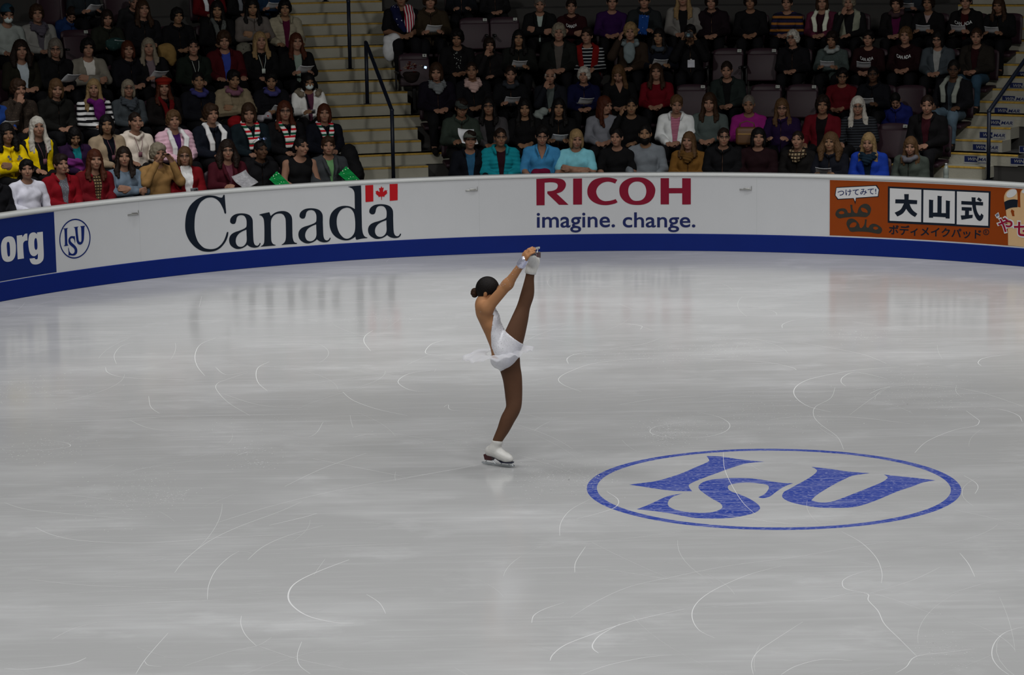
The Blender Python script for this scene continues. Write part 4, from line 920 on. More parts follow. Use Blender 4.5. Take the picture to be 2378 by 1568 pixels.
PAPERM = mat('paper', (.62, .64, .66), rough=.7, var=.04); PRINTM = mat('program_print', '#8c8c90:spot'.split(':')[0], rough=.5, var=.6, vscale=30)
GREENM = cloth('#0a7a3a:spot:#dfe8d0:26:.18'); CAMM = mat('camera_black', '#141416', rough=.4); LENSM = mat('lens_glass', '#46606a', rough=.1, spec=.8); SILV = mat('camera_silver', '#7d8086', rough=.3, metal=.6)
def item(kind, P, s, label, rz):
    M = P['M']; at = lambda p: M @ Vector(p)
    if kind in ('paper', 'program', 'sheet'):
        p, rx, ry = {'paper': ((0, -.375, .685), -14, 3), 'program': ((.10, -.36, .72), 38, -20), 'sheet': ((.02, -.40, .72), 42, 6)}[kind]
        t = link('paper_sheet' if kind != 'program' else 'program', IM['paper'], None, at(p), (math.radians(rx), math.radians(ry), rz+.15)); t.scale = (s,)*3 if kind != 'sheet' else (1.05*s,)*3
        obj_mat(t, PRINTM if kind == 'program' else PAPERM); tag(t, label, 'paper', 'papers held by spectators')
    elif kind == 'camera':
        t = thing('camera', label, 'camera', at((0, -.235, 1.075)), rz); t.scale = (s,)*3
        MB().box((0, 0, 0), (.13, .06, .085), None, .012).box((0, -.01, .05), (.05, .05, .03), None, .01).build('body', CAMM, t, True)
        Mx = Matrix.Translation((0, -.03, 0)) @ Matrix.Rotation(math.pi/2, 4, 'X')
        MB().lathe([(.030, 0), (.036, .01), (.036, .07), (.040, .075), (.040, .10), (.033, .10)], 18, Mx).build('lens_barrel', CAMM, t, True); MB().lathe([(.033, .097), (.02, .101), (.0001, .102)], 18, Mx).build('front_glass', LENSM, t, True)
    elif kind == 'compact':
        t = thing('compact_camera', label, 'camera', at((-.03, -.33, .665)), rz); t.scale = (s,)*3
        MB().box((0, 0, 0), (.10, .03, .06), None, .008).build('body', SILV, t, True); MB().lathe([(.022, 0), (.022, .022), (.016, .024)], 16, Matrix.Translation((.01, -.013, 0)) @ Matrix.Rotation(math.pi/2, 4, 'X')).build('lens_barrel', CAMM, t, True)
    elif kind in ('bag', 'bluebag'):
        t = thing('gift_bag', label, 'bag', at((.17, -.33, .665) if kind == 'bag' else (0, -.32, .74)), rz); t.scale = (s,)*3; t.rotation_euler = (math.radians(-18), math.radians(-42 if kind == 'bag' else 6), rz)
        bm = bmesh.new(); bmesh.ops.create_cube(bm, size=1); bmesh.ops.subdivide_edges(bm, edges=bm.edges[:], cuts=6, use_grid_fill=True)
        for v in bm.verts: v.co = Vector((v.co.x*.14*(1+.12*v.co.z), v.co.y*(.07-.05*max(0, v.co.z)), v.co.z*.30+.006*math.sin(v.co.x*20)))+Vector((0, .006*math.sin(v.co.z*22+v.co.x*9), 0))
        me = bpy.data.meshes.new('bag_body'); bm.to_mesh(me); bm.free(); me.materials.append(GREENM if kind == 'bag' else cloth('#123a7a:spot:#9fb6d8:24:.14')); link('bag_body', me, t)
    elif kind == 'handbag':
        t = thing('handbag', label, 'bag', at((0, -.36, .68)), rz); t.scale = (s,)*3
        mb = MB(); mb.box((0, 0, 0), (.30, .13, .24), None, .045); mb.build('bag_body', mat('leather_brown', '#54381e', rough=.5, var=.3), t, True); MB().tube([(-.1, -.0, .10), (-.09, 0, .17), (0, 0, .20), (.09, 0, .17), (.1, 0, .10)], .008, 8).build('handle', MATS['leather_brown'], t, True); MB().box((0, -.066, .03), (.24, .006, .02), None, .002).build('zip', mat('brass', '#8a6a3a', rough=.4, metal=.5), t)
ROWN = ['front', 'second', 'third', 'fourth', 'fifth', 'sixth']
PEOPLE = []
def person(line):
    xy, pose, hk, hc, top, tc, inner, acc, sk, desc = line.split('|'); x, y, k = xy.split(','); x, y, k = float(x), float(y), int(k); acc = acc.split()
    Pt = px_cyl(x, y, rfront(k)+(.61 if k == 0 else .47)); a, zh = angz(Pt); fz = ROWZ[k]; s = min(1.10, max(.86, (zh-fz)/HC[2])); dz = zh-fz-HC[2]*s
    side = 'left of the stairs' if x < 780 else 'right of the stairs'
    t = thing('person', 'person in '+desc+', '+ROWN[k]+' row '+side, 'person', (Pt[0], Pt[1], fz+dz)); t['short'] = desc
    f = -a*.85; look = math.atan2(-.1-Pt[0], Pt[1]-21)      # body faces the ice, head the skater
    rz = f+random.uniform(-.06, .06); t.rotation_euler = (random.uniform(-.03, .05) if 'lean' not in acc else .30, random.uniform(-.03, .03), rz); t.scale = (s*(1.06 if 'wide' in acc else 1.0), s, s)
    if 'lean' in acc: t.location.y += .25
    hy = math.degrees(look-rz)+random.uniform(-9, 9); hp = -2 if random.random() < .6 else 8
    for q in acc:
        if q.startswith('yaw'): hy = float(q[3:])
        if q == 'down': hp = 24
    yb = round(hy/12)*12; pb = {8: 8, -2: -2, 24: 24}[hp]
    if pose in 'HEK': yb = pb = 0
    link('body', get_body(pose, yb, pb, sk), t)
    M = Matrix.Translation(t.location) @ t.rotation_euler.to_matrix().to_4x4() @ Matrix.Diagonal((*t.scale, 1))
    pm = cloth(next((q[6:] for q in acc if q.startswith('pants#')), BLK) if True else BLK)
    for q in acc:
        if q.startswith('pants#'): pm = cloth('#'+q[6:])
    obj_mat(link('trousers', GM['pants'], t), pm); obj_mat(link('shoes', GM['shoe'], t), cloth('#1a1816'))
    if inner: obj_mat(link('shirt', garment('turtle' if 'turtle' in acc else 'crew' if top == 'vest' else 'inner', pose if 'turtle' in acc or top == 'vest' else 'T'), t), cloth(inner))
    g = obj_mat(link({'crew': 'sweater', 'v': 'sweater', 'hood': 'hoodie', 'turtle': 'sweater', 'tee': 'shirt', 'halfsleeve': 'shirt', 'tank': 'top', 'puffer': 'jacket', 'zip': 'jacket', 'coat': 'coat'}.get(top, top), garment(top, pose), t), cloth(tc))
    T = Matrix.Translation(Vector((0, .02, 1.0))) @ Matrix.Rotation(math.radians(yb), 4, 'Z') @ Matrix.Rotation(math.radians(pb), 4, 'X') @ Matrix.Translation(Vector(HC)-Vector((0, .02, 1.0)))
    def onhead(nm, me, m):
        o = obj_mat(link(nm, me, t), m); o.matrix_local = T; return o
    if hk != '-': onhead('hair', hair(hk), hairm(HAIRC[hc]))
    for q in acc:
        w = q.split('=')
        if w[0] in ('beanie', 'cap', 'beret'): onhead('hat', hair(w[0]), cloth(w[1]))
        elif q == 'glasses': onhead('glasses', accessory('glasses'), CAMM)
        elif q == 'shades':
            o = onhead('sunglasses', accessory('glasses'), mat('mirror_lens', '#8fa0c8', rough=.08, metal=.9)); o.matrix_local = T @ Matrix.Translation((0, .055, .085)) @ Matrix.Rotation(-.5, 4, 'X') @ Matrix.Scale(1.1, 4)
            for sg in (-1, 1):
                l = MB().lathe([(.0001, -.004), (.02, -.003), (.0225, 0), (.02, .003), (.0001, .004)], 14, Matrix.Translation((.034*sg, -.108, .014)) @ Matrix.Rotation(math.pi/2, 4, 'X')).build('lens', MATS['mirror_lens'], o, True)
        elif q in ('mask', 'beard'): onhead(q, accessory('mask' if q == 'mask' else 'beard'), cloth('#b9c6c4') if q == 'mask' else hairm(HAIRC['k']))
        elif w[0] in ('flagl', 'flagr'): obj_mat(link('flag', accessory(w[0]), t, tuple(HC)), cloth('#1a2050:spot:#b8bcc8:17:.16' if w[0] == 'flagl' else '#b4b4b4:hstripe:#8a1028:9:.45'))
        elif w[0] in ('wrap', 'ring', 'tails', 'opentails', 'jabot'): obj_mat(link('scarf', accessory(w[0]), t, tuple(HC)), cloth(w[1]))
        elif w[0] == 'furhood':
            if 'fur' not in HM:
                v = Vol((-.24, -.12, .80), (.24, .26, 1.04), .009); v.chain([(-.12, -.06, .90), (-.165, .04, .915), (-.11, .13, .93), (0, .155, .935), (.11, .13, .93), (.165, .04, .915), (.12, -.06, .90)], [.045]*7, .02); X, Y, Z_ = v.grid(); v.F = v.F+(.008*np.sin(X*120+Z_*60)*np.sin(Y*110)*np.sin(Z_*130)).astype(np.float32); HM['fur'] = np_mesh('fur_trim', *v.surf())
            obj_mat(link('fur_trim', HM['fur'], t), cloth(w[1]))
        elif q == 'lanyard': MB().tube([(-.05, -.075, .89), (-.035, -.128, .80), (-.006, -.135, .69)], .0035, 6).tube([(.05, -.075, .89), (.035, -.128, .80), (.006, -.135, .69)], .0035, 6).box((0, -.14, .67), (.05, .005, .065)).build('lanyard', cloth('#a06a78' if k < 3 else '#a8b0a8'), t, True)
        elif q == 'strap': MB().tube([(-.06, -.08, .90), (-.05, -.145, .78), (-.035, -.17, .70)], .012, 8).build('camera_strap', cloth('#161a2a'), t, True)
        elif w[0] == 'word':
            uv, F2 = text_geo(w[1].replace('_', ' '), .02); ww = float(w[2]) if len(w) > 2 else .17; vz = float(w[3]) if len(w) > 3 else .80
            mw = link('lettering', mk_mesh('lettering', [((u-.5)*ww, -.150-.012*(v-.5) + .12*(u-.5)**2, vz+(v-.5)*.052-.03*(1-4*(u-.5)**2)) for u, v in uv], F2, [cloth('#c4c8c8')]), t)
        elif q == 'badge':
            mbb = MB()
            for bx, bz in ((.07, .80), (.095, .775), (.055, .77), (-.08, .81), (-.06, .78)): mbb = MB(); mbb.lathe([(.0001, .0), (.018, .0), (.018, .004), (.0001, .005)], 12, Matrix.Translation((bx, -.150, bz)) @ Matrix.Rotation(math.pi/2, 4, 'X')); mbb.build('badge', SILV, t)
    PEOPLE.append((t, x, y, k, desc, acc, M, s, rz, a)); return t
pants()
CROWD = '''
-14,405,0|L|back|k|zip|#0e0e12||bagx|f|dark jacket cut by the left picture edge
66,395,0|D|short|k|crew|#b9b9c4||wide|f|bulky white sweater leaning on one arm
144,383,0|L|short|d|jacket|#a80e22|#5d5f66:spot:#a6a8ad:60:.2||f|bright red jacket over patterned grey shirt
214,372,0|L|longfringe|r|jacket|#8a1020|#7d6a4c:plaid:#2e2118:9||f|dark red jacket with tan checked scarf
288,366,0|C|long|d|crew|#5c6a78|||f|slate blue sweater with white cuffs
364,358,0|K|full|s|crew|#8a6a40|||f|tan knit jacket raising both hands to chin
430,364,0|L|bob|l|cardigan|#9c1420|#e0e0e6|turtle glasses compact|f|navy and red vest over white turtleneck
528,350,0|P|curly|d|blazer|#5a1626|#8a4a5c|glasses program|f|maroon jacket reading a grey program
602,350,0|T|crop|k|zip|#0b0b0e||shades bag yaw10|b|black jacket with mirrored sunglasses on head
693,342,0|T|back|k|tank|#0b0b0d||yaw30|f|black sleeveless top with bare arms
765,340,0|T|short|b|blazer|#34373a|#5f8a5c|bag wide|f|grey blazer over green sweater
1090,327,0|T|short|d|jacket|#0f1420|#24506e|cap=#4b4f48|f|dark jacket, blue collar and grey cap
1160,320,0|L|back|d|puffer|#0c7a86|#3a1220|glasses|t|teal padded jacket with hands folded
1253,314,0|T|short|k|halfsleeve|#387aa6||glasses|f|blue button shirt with rolled sleeves
1336,322,0|C|bob|y|tee|#74b6c4|||f|pale turquoise tee with arms crossed
1431,320,0|T|crop|k|tee|#0a0a0c|||f|plain black tee in the middle
1503,312,0|T|crop|k|crew|#6a7076||beard|a|grey crew sweater with full beard
1596,328,0|L|longfringe|l|coat|#6b4a1e||wrap=#5a3f1c|f|tan coat with high scarf collar
1677,318,0|L|back|d|zip|#0c0c0f||glasses|f|black hooded coat and thin glasses
1756,320,0|L|bob|k|crew|#2c1018||wide|f|dark plum sweater with wide neckline
1855,326,0|L|back|d|coat|#100e0e||wrap=#8a7a60:plaid:#2a1c12:7|f|black coat with large tan checked scarf
1928,332,0|P|bigcurl|l|zip|#0d0f18||paper|a|navy coat with big curls over shoulders
2018,330,0|L|straight|y|jacket|#12318a|#0c1a28|wrap=#0d1f2c|f|royal blue jacket with dark scarf
2114,338,0|L|long|l|zip|#39403a||ring=#56565c|f|grey green jacket at right end
20,312,1|C|curly|k|zip|#d2b400||badge|t|yellow fleece with pinned badges
93,296,1|T|straight|w|vest|#d8ba00|#0c0c0e|lanyard|f|yellow vest over black sleeves
178,314,1|L|bob|k|jacket|#3a1c48|#0d6a70|down|a|dark purple and teal jacket, head bowed
251,290,1|L|bob|k|cardigan|#94836c|#0e1220|lanyard|a|beige knitted cardigan over navy top
312,284,1|T|back|d|hood|#c2b8ac||lanyard|f|cream hooded sweatshirt with pink lanyard
410,280,1|L|full|l|puffer|#c4a0ae|#5a2680|opentails=#d2ccd0|f|pale pink padded jacket, white scarf
497,266,1|L|full|b|zip|#10141e||opentails=#c8c8c8|f|navy coat with long white scarf
583,262,1|L|bob|b|zip|#101c22||tails=#ccc8c4:flagband:#000000|f|dark green coat, scarf with coloured bands
663,258,1|L|long|r|zip|#0d0d10||glasses tails=#c6c4c0:flagband:#000000|f|black coat, banded scarf under long hair
750,264,1|L|bob|r|zip|#121624||tails=#cfccc8:flagband:#000000|f|navy coat with banded scarf beside stairs
1066,250,1|P|short|d|zip|#2c352e||cap=#343a38 sheet|t|dark olive jacket and flat cap
1136,248,1|L|long|k|cardigan|#3c3a3c|#08080a|glasses|t|charcoal cardigan open over black top
1221,250,1|L|straight|k|crew|#0a0a0c|||a|plain black sweater, straight hair over shoulders
1292,250,1|P|long|k|zip|#0b0b0d||paper|a|black jacket with white sheet on knees
1404,245,1|L|sideways|r|crew|#6d6f76||yaw48|f|light grey sweater turning to the right
1466,246,1|E|crop|k|crew|#0b0b0d|||a|black hoodie with hand at ear
1566,242,1|L|short|l|jacket|#c6ccd0|#b0607c:stripe:#c88098:16:.5||f|white sports jacket over pink top
1644,238,1|L|long|b|crew|#46504e|||f|grey green sweatshirt with hair past shoulders
1740,242,1|L|crop|g|crew|#b82a98||handbag|t|magenta sweater with brown bag on lap
1818,250,1|P|long|l|coat|#2c1446||glasses|f|deep purple coat looking down at hands
1906,244,1|T|full|d|cardigan|#7c0d20|#160c10||t|red cardigan open over dark top
1996,246,1|T|straight|w|crew|#14161a:stripe:#34383e:9:.8||glasses|f|black top with fine stripes
2156,242,1|L|back|d|jacket|#0b0a0c|#4a1422||f|black coat over maroon top, hands clasped
-16,222,2|P|short|b|zip|#1a3a7c||paper|f|blue jacket cut by left picture edge
46,208,2|H|full|b|zip|#2c241e:spot:#4a3e34:40:.2|||f|brown patterned jacket with hand on chin
125,206,2|L|bob|l|zip|#121210|||f|black jacket with a chain necklace
218,206,2|L|straight|y|crew|#d0d0d0:stripe:#101014:4.6:.55||jabot=#82208a|f|striped black and white sweater, purple scarf
297,207,2|L|bob|s|crew|#3c4246||glasses wrap=#3c4248|f|grey sweater with draped cowl neck
381,203,2|L|long|r|coat|#100c0c||beret=#6a1408 tails=#7c0a10|f|black coat, red beret and red scarf
462,189,2|L|crop|k|zip|#0c0d14||ring=#4e4e9a|a|black jacket with lavender collar
540,184,2|C|short|k|puffer|#7c705a|#7c705a|ring=#a87088|a|beige padded jacket with pink scarf
629,187,2|P|short|k|puffer|#0f0f14|#0f0f14|ring=#5a58a0 paper|a|black padded jacket with violet scarf
716,190,2|P|bob|k|jacket|#c9c9c6|#7c4460|mask strap furhood=#7a7060 compact|a|white fur-hooded jacket and face mask
1015,166,2|L|bob|b|zip|#181022||wrap=#6a6e70|f|dark purple jacket with pale grey scarf
1101,165,2|L|back|d|zip|#0c0c10||wrap=#a58c86|t|black jacket with cream pink scarf
1184,172,2|P|crop|d|zip|#0c0d10||paper ring=#2a2e34|f|black jacket with small grey scarf
1276,178,2|H|bald|w|jacket|#14161c|#4e5654||f|navy jacket with pale lapels, hand to chin
1352,176,2|L|full|w|zip|#14184a||paper|f|deep blue zipped jacket and snowy hair
1441,168,2|L|long|l|v|#0a0a0c||down|f|black V neck top, long loose hair
1526,168,2|L|long|b|crew|#8a0c22|||f|scarlet sweater under long dark hair
1693,162,2|L|crop|d|jacket|#1c2422|#0a0a0c||f|dark green jacket between empty seats
1950,177,2|L|short|k|crew|#74101e||glasses|t|brick red sweater with small emblem
2031,174,2|P|crop|k|zip|#0b0c12||glasses paper|b|black jacket writing on white sheets
2099,222,2|L|crop|k|zip|#141c58||down lean|f|bright blue jacket bending forward
2209,160,2|T|crop|k|jacket|#0e0e12|#2c343a|glasses opentails=#7d827a pants#4d5f6c|b|black and white jacket with pale jeans
49,118,3|L|curly|d|cardigan|#18170f|#9aa4aa||f|white top under dark cardigan
125,112,3|L|bob|g|zip|#0e0e10||glasses paper|f|black jacket with small red pin
203,112,3|C|full|k|cardigan|#6e6a60|#b2b0aa||f|grey beige cardigan with arms crossed
302,116,3|L|bob|r|zip|#0c0c12|||f|dark navy jacket under auburn bob
351,110,3|P|long|s|jacket|#101012|#665a60|paper|f|black coat over mauve sweater
450,110,3|L|back|k|jacket|#121a14|#141414|lanyard|f|dark green hooded jacket
525,94,3|T|full|b|jacket|#5a0e18|#2c3c88||f|crimson jacket over blue shirt
605,96,3|L|long|y|zip|#0b0b0d||lanyard|f|black jacket with very long fair hair
688,98,3|P|long|r|jacket|#0b0b0d|#7c8a80|paper|f|black jacket with pale green collar
1057,88,3|L|full|k|jacket|#0b0b0d|#0c0c0e:spot:#9aa09a:38:.26||t|black jacket over black and white blouse
1137,106,3|H|full|d|zip|#121012||down|f|dark clothes resting head on one hand
1202,90,3|P|long|k|zip|#131513||paper|a|dark jacket with grey scarf ends
1294,76,3|L|full|s|jacket|#141614|#4a4642||f|dark coat over patterned scarf
1364,84,3|L|short|d|vest|#a01412|#0e1016:stripe:#a8acac:6.5:.82||f|red vest over striped black shirt
1459,74,3|E|full|y|jacket|#2a2018|#15120e|jabot=#6c787a|f|brown jacket, grey scarf, hand on head
1532,86,3|P|long|k|crew|#10141e||ring=#39424c paper|a|navy sweater with paper in hand
1606,78,3|K|short|k|zip|#0b0b0d||camera|a|black clothes aiming a camera
1842,90,3|L|full|w|zip|#0d0c10||glasses|f|black cardigan beneath white hair
1931,92,3|P|full|d|crew|#3c4644:spot:#56605c:70:.2||ring=#8a908e paper|t|grey knit sweater with white collar
2014,90,3|L|short|k|crew|#2e0e14||paper word=CAN_ADA=.20|f|maroon sweatshirt lettered in white
2100,84,3|L|full|l|hood|#2c0d13||word=CAN_ADA=.21|f|maroon hoodie with white drawstrings
2178,90,3|L|bob|k|jacket|#3a4146|#8a8c8a|glasses|f|grey jacket open over white top
2268,84,3|L|back|b|jacket|#1f1b17|#3a1018|pants#2c4456|f|brown jacket, maroon top and jeans
12,34,4|T|short|k|crew|#8d9490||mask beanie=#1a3644|f|white jacket, blue beanie and face mask
92,33,4|L|full|b|jacket|#7c7c78|#4c4850|wrap=#4a4650|f|light grey jacket and grey scarf
247,42,4|P|bob|d|zip|#1c1e18||paper|f|olive jacket holding a white clipboard
330,22,4|L|long|b|zip|#101014|||f|dark jacket with white sleeve stripe
415,38,4|L|full|k|zip|#0b0b0e|||a|black jacket with pale lilac collar
503,22,4|L|long|k|zip|#0c0c0e||tails=#4a4e4c:spot:#7c807c:30:.2|a|black coat with patterned grey scarf
587,16,4|C|long|k|coat|#5a5450|||a|taupe coat with arms crossed
660,20,4|T|full|k|puffer|#88826f|#6a1640||a|pale beige jacket over plum sweater
1000,2,4|P|full|b|coat|#2c2418||paper|f|brown coat beside the flag-draped person
1252,10,4|C|short|g|blazer|#0e0f10|#8a9690||f|black jacket with white open collar
1327,16,4|C|short|d|hood|#3a0e16||word=CANADA=.17|f|dark red hoodie, white strings, crossed arms
1417,6,4|L|short|d|crew|#3e1458|||f|violet sweater with faded print
1492,2,4|P|short|d|zip|#1c2022||bluebag|f|charcoal jacket holding a blue bag
1590,-6,4|L|straight|y|cardigan|#6e6c68|#0c0c0e||f|light grey cardigan, long fair hair
1656,4,4|L|full|d|zip|#22101c|||f|dark wine jacket with clasped hands
1745,4,4|L|full|d|crew|#0b0b0d|||t|black sweater, small white emblem, hands together
1827,8,4|L|short|d|crew|#2e2c58:multi:#100f1c|||f|purple and orange banded sweater
1910,6,4|L|bob|b|cardigan|#74304a|#3a0c24|opentails=#b8bcac|f|pink maroon jacket, white scarf
1976,6,4|H|full|s|vest|#7c8070|#101012||f|pale grey vest with hand on cheek
2083,8,4|L|full|d|cardigan|#0e0c0e|#6a1450|ring=#3a2a2e|f|dark cardigan over magenta top
2156,8,4|P|full|d|v|#0b0a0c|#8c7c7c|paper|t|black top with white neckline
2246,4,4|P|short|d|jacket|#0c0b0c|#4a0c16|word=CAN__ADA=.27=.79 paper|f|black jacket lettered in white
2323,12,4|P|longfringe|b|zip|#0c0c0e||paper|t|black jacket at right edge
140,24,5|L|short|d|zip|#142a52||lean down|f|blue sleeves leaning forward
190,-40,5|P|short|d|zip|#1e2428||paper|f|dark grey jacket with paper, head above frame
291,-2,5|L|short|g|zip|#1c1c1e||lean|f|dark jacket with grey hair at top edge
486,-40,5|L|short|d|jacket|#7a0c18|#54101c|opentails=#b8bcc0|f|red top with white trim at top edge
560,-38,5|L|short|d|zip|#0e0e10||opentails=#6a6e74|f|black coat with grey scarf at top edge
622,-40,5|P|short|d|zip|#14283e||paper|f|blue jacket at top edge
1070,-38,5|P|short|d|zip|#101318|||f|dark jacket above the empty seats
1150,-38,5|L|short|d|zip|#121214|||f|black clothes above numbered empty seats
2120,-36,5|P|short|d|zip|#20262c||paper|f|slate jacket with white paper at top edge
932,-6,4|L|full|b|tee|#0b0b0e||flagl flagr lap pants#0c0c10|t|black tee with starry flag over the shoulders
'''
for ln in CROWD.strip().split("\n"): person(ln)
NOUN = {'paper': 'white paper held by the person in ', 'program': 'grey program held by the person in ', 'sheet': 'white sheet held out by the person in ', 'camera': 'black camera aimed by the person in ', 'compact': 'small camera held by the person in ', 'bag': 'green spotted gift bag held by the person in ', 'bluebag': 'blue spotted bag held by the person in ', 'handbag': 'brown leather handbag held by the person in '}
for t, x, y, k, desc, acc, M, s, rz, a in PEOPLE:
    for q in acc:
        if q in NOUN: item(q, {'M': M}, s, NOUN[q]+desc, rz)
    seat(a, k, 'maroon seat under the person in '+desc+(', '+ROWN[k]+' row' if len(desc.split()) < 8 else ''), None, rfront(k)+(.65 if k == 0 else .53), t.location.z+.355*s-ROWZ[k])
    del t['short']
# ------------------------------------------------------------------ the skater
G0 = px_z(1160, 1085); SKY = G0[1]
def sk(x, y, dy=0.0):                                   # point of the upright plane the skater spins in
    d = ray(x, y); t = (SKY+dy-CP[1])/d[1]; p = CP+d*t; return np.array((p[0]-G0[0], p[1]-SKY, p[2]))
PXM = float(np.linalg.norm(sk(1200, 800)-sk(1100, 800))/100)
def vmerge(v, o, M, k):                                 # drop a small volume into a large one under a rigid move
    Mi = np.array(M.inverted()); c = np.array([[o.lo[0]+a*o.h*(o.n[0]-1), o.lo[1]+b*o.h*(o.n[1]-1), o.lo[2]+e*o.h*(o.n[2]-1), 1] for a in (0, 1) for b in (0, 1) for e in (0, 1)]) @ np.array(M).T
    sl, X, Y, Z_ = v.win(c[:, :3].min(0), c[:, :3].max(0), 0); sh = np.broadcast_shapes(X.shape, Y.shape, Z_.shape)
    L = [(Mi[i][0]*X+Mi[i][1]*Y+Mi[i][2]*Z_+Mi[i][3]-o.lo[i])/o.h for i in range(3)]; ok = np.ones(sh, bool)
    for i in range(3): ok &= (L[i] >= 0) & (L[i] < o.n[i]-1.001)
    P = [np.broadcast_to(l, sh)[ok] for l in L]; I = [p.astype(int) for p in P]; f = [p-i for p, i in zip(P, I)]; val = 0
    for a in (0, 1):
        for b in (0, 1):
            for e in (0, 1): val = val+o.F[I[0]+a, I[1]+b, I[2]+e]*(f[0] if a else 1-f[0])*(f[1] if b else 1-f[1])*(f[2] if e else 1-f[2])
    d = np.full(sh, 1.0, np.float32); d[ok] = val; v.put(sl, d, k)
R = lambda px: px*PXM
YN, YF = -.075, .075                                     # near (raised) and far (standing) side
SP = [sk(1172, 826), sk(1163, 805), sk(1150, 778), sk(1139, 752), sk(1129, 728), sk(1122, 708)]
RT = [sk(1186, 802, YN), sk(1196, 775, YN), sk(1207, 742, YN), sk(1216, 712, YN), sk(1225, 682, YN), sk(1230, 645, YN), sk(1234, 622, YN)]; RTR = [25, 22, 18, 14, 14, 9, 9]
ST = [sk(1181, 832, YF*.8), sk(1184, 852, YF*.8), sk(1190, 880, YF*.7), sk(1193, 920, YF*.5), sk(1192, 948, YF*.3), sk(1179, 974, YF*.15), sk(1169, 997, 0), sk(1161, 1022, 0), sk(1158, 1040, 0)]; STR = [25, 23, 21, 18.5, 16, 15.2, 12.8, 9.8, 9.8]
shN, elN, wrN = sk(1131, 716, -.13), sk(1180, 660, -.20), sk(1214, 609, -.27)
shF, elF, wrF = sk(1128, 712, .15), sk(1178, 660, .10), sk(1214, 612, .0)
def sk_torso(v, g):
    for p, rx, ry in zip(SP, (27, 24, 21, 21.5, 22.5, 17), (.165, .150, .125, .138, .150, .115)):
        v.ell(p, (R(rx)+g, ry+g, R(24)+g), .05)
    v.ell(sk(1160, 836, .06), (R(19)+g, .085+g, R(19)+g), .04); v.ell(sk(1166, 832, -.05), (R(20)+g, .085+g, R(20)+g), .04)
    for s in (-1, 1): v.ell(sk(1148, 738, .065*s), (R(9)+g, .05+g, R(11)+g), .03)
def frame(o, x, z):
    x, z = Vector(x), Vector(z).normalized(); x = (x-z*x.dot(z)).normalized(); y = z.cross(x); return Matrix(((x.x, y.x, z.x, o[0]), (x.y, y.y, z.y, o[1]), (x.z, y.z, z.z, o[2]), (0, 0, 0, 1)))
gh, gt = px_z(1138, 1080)-G0, px_z(1192, 1087)-G0; fd = (gt-gh)/np.linalg.norm(gt-gh)
MS = frame(gh+np.array((0, 0, .001)), fd, (0, 0, 1))
ST[7] = np.array(MS @ Vector((.084, 0, .222))); ST[8] = np.array(MS @ Vector((.062, 0, .155)))
ST[6] = sk(1169, 997, ST[7][1]*.8); ST[5] = sk(1179, 974, ST[7][1]*.5+.005)
def limb(P, Rr, n=6): return open_spline([np.array((*p, R(r))) for p, r in zip(P, Rr)], n)
RTS, STS = limb(RT, RTR), limb(ST, STR)
def sk_legs(v, g):
    for L in (RTS, STS):
        for a, b in zip(L[:-1], L[1:]): v.cap(a[:3], b[:3], a[3]+g, b[3]+g, .006)
SLO, SHI, SH = (-.34, -.46, .03), (.42, .34, 1.92), .0062
v = Vol(SLO, SHI, SH); sk_torso(v, 0); sk_legs(v, 0)
for a, b, c in ((shN, elN, wrN), (shF, elF, wrF)): v.chain([a, b, c], [R(13.5), R(11.5), R(7.2)], .03)
v.cap(sk(1121, 712, -.06), shN, R(13), R(14), .04).cap(sk(1121, 712, .06), shF, R(13), R(13), .04)
HCS = sk(1136, 678); v.cap(sk(1121, 706), sk(1131, 690), .055, .050, .03)
hv = Vol((-.13, -.16, -.16), (.13, .16, .16), .006); head_prims(hv, (0, 0, 0))
fy = math.radians(90-14); MH = Matrix.Translation(HCS) @ Matrix.Rotation(fy, 4, 'Z') @ Matrix.Rotation(math.radians(12), 4, 'X') @ Matrix.Scale(.98, 4)
vmerge(v, hv, MH, .02)
tip = sk(1229, 580, -.31)
hand(v, wrN, tip-wrN, np.array((-.6, -.5, .3)), 1, .0095, .004, .55); hand(v, wrF, sk(1232, 596, -.06)-wrF, np.array((.3, .8, .3)), 1, .0095, .004, .5)
SKV, SKQ = v.surf(); SKV = relax(SKV, SKQ, 2, .4); skater = thing('person', 'figure skater in sparkling white dress spinning with one leg held overhead', 'person', (G0[0], SKY, 0))
SKINM = skin_mat('skater_skin', lin('#9a6e4c')); me = np_mesh('body', SKV, SKQ, [SKINM])
Mi = np.array(MH.inverted()); features(me, (np.c_[SKV, np.ones(len(SKV))] @ Mi.T)[:, :3], (0, 0, 0)); link('body', me, skater)
TIGHT = mat('tights_brown', lin('#52341f'), rough=.75, var=.06, vscale=30)
v = Vol(SLO, SHI, SH); sk_legs(v, .0035); X, Y, Z_ = v.grid()
LV, LQ = v.surf(); link('tights', np_mesh('tights', LV, LQ, [TIGHT]), skater)
DRESS = mat('dress_white', (.62, .62, .66), rough=.35, var=.15, vscale=60, spec=.6, bump=.3, bscale=220)
v = Vol(SLO, SHI, SH); sk_torso(v, .0085)
v.cap(sk(1178, 812, YN), sk(1192, 787, YN), R(26.5)+.009, R(25)+.009, .02); v.cap(sk(1180, 832, YF*.8), sk(1185, 850, YF*.8), R(26)+.008, R(25)+.007, .02)
X, Y, Z_ = v.grid()
def half(p, q):                                          # signed side of the upright plane through two picture points
    d = q-p; n = np.array((d[2], 0, -d[0])); n /= np.linalg.norm(n); return (X-p[0])*n[0]+(Z_-p[2])*n[2]+0*Y
v.cut(np.minimum(-half(sk(1172, 763), sk(1215, 795)), X-sk(1169, 763)[0]+0*Y+0*Z_))               # leg line of the raised thigh
v.cut(-half(sk(1203, 833), sk(1158, 868)))               # leg line of the standing thigh
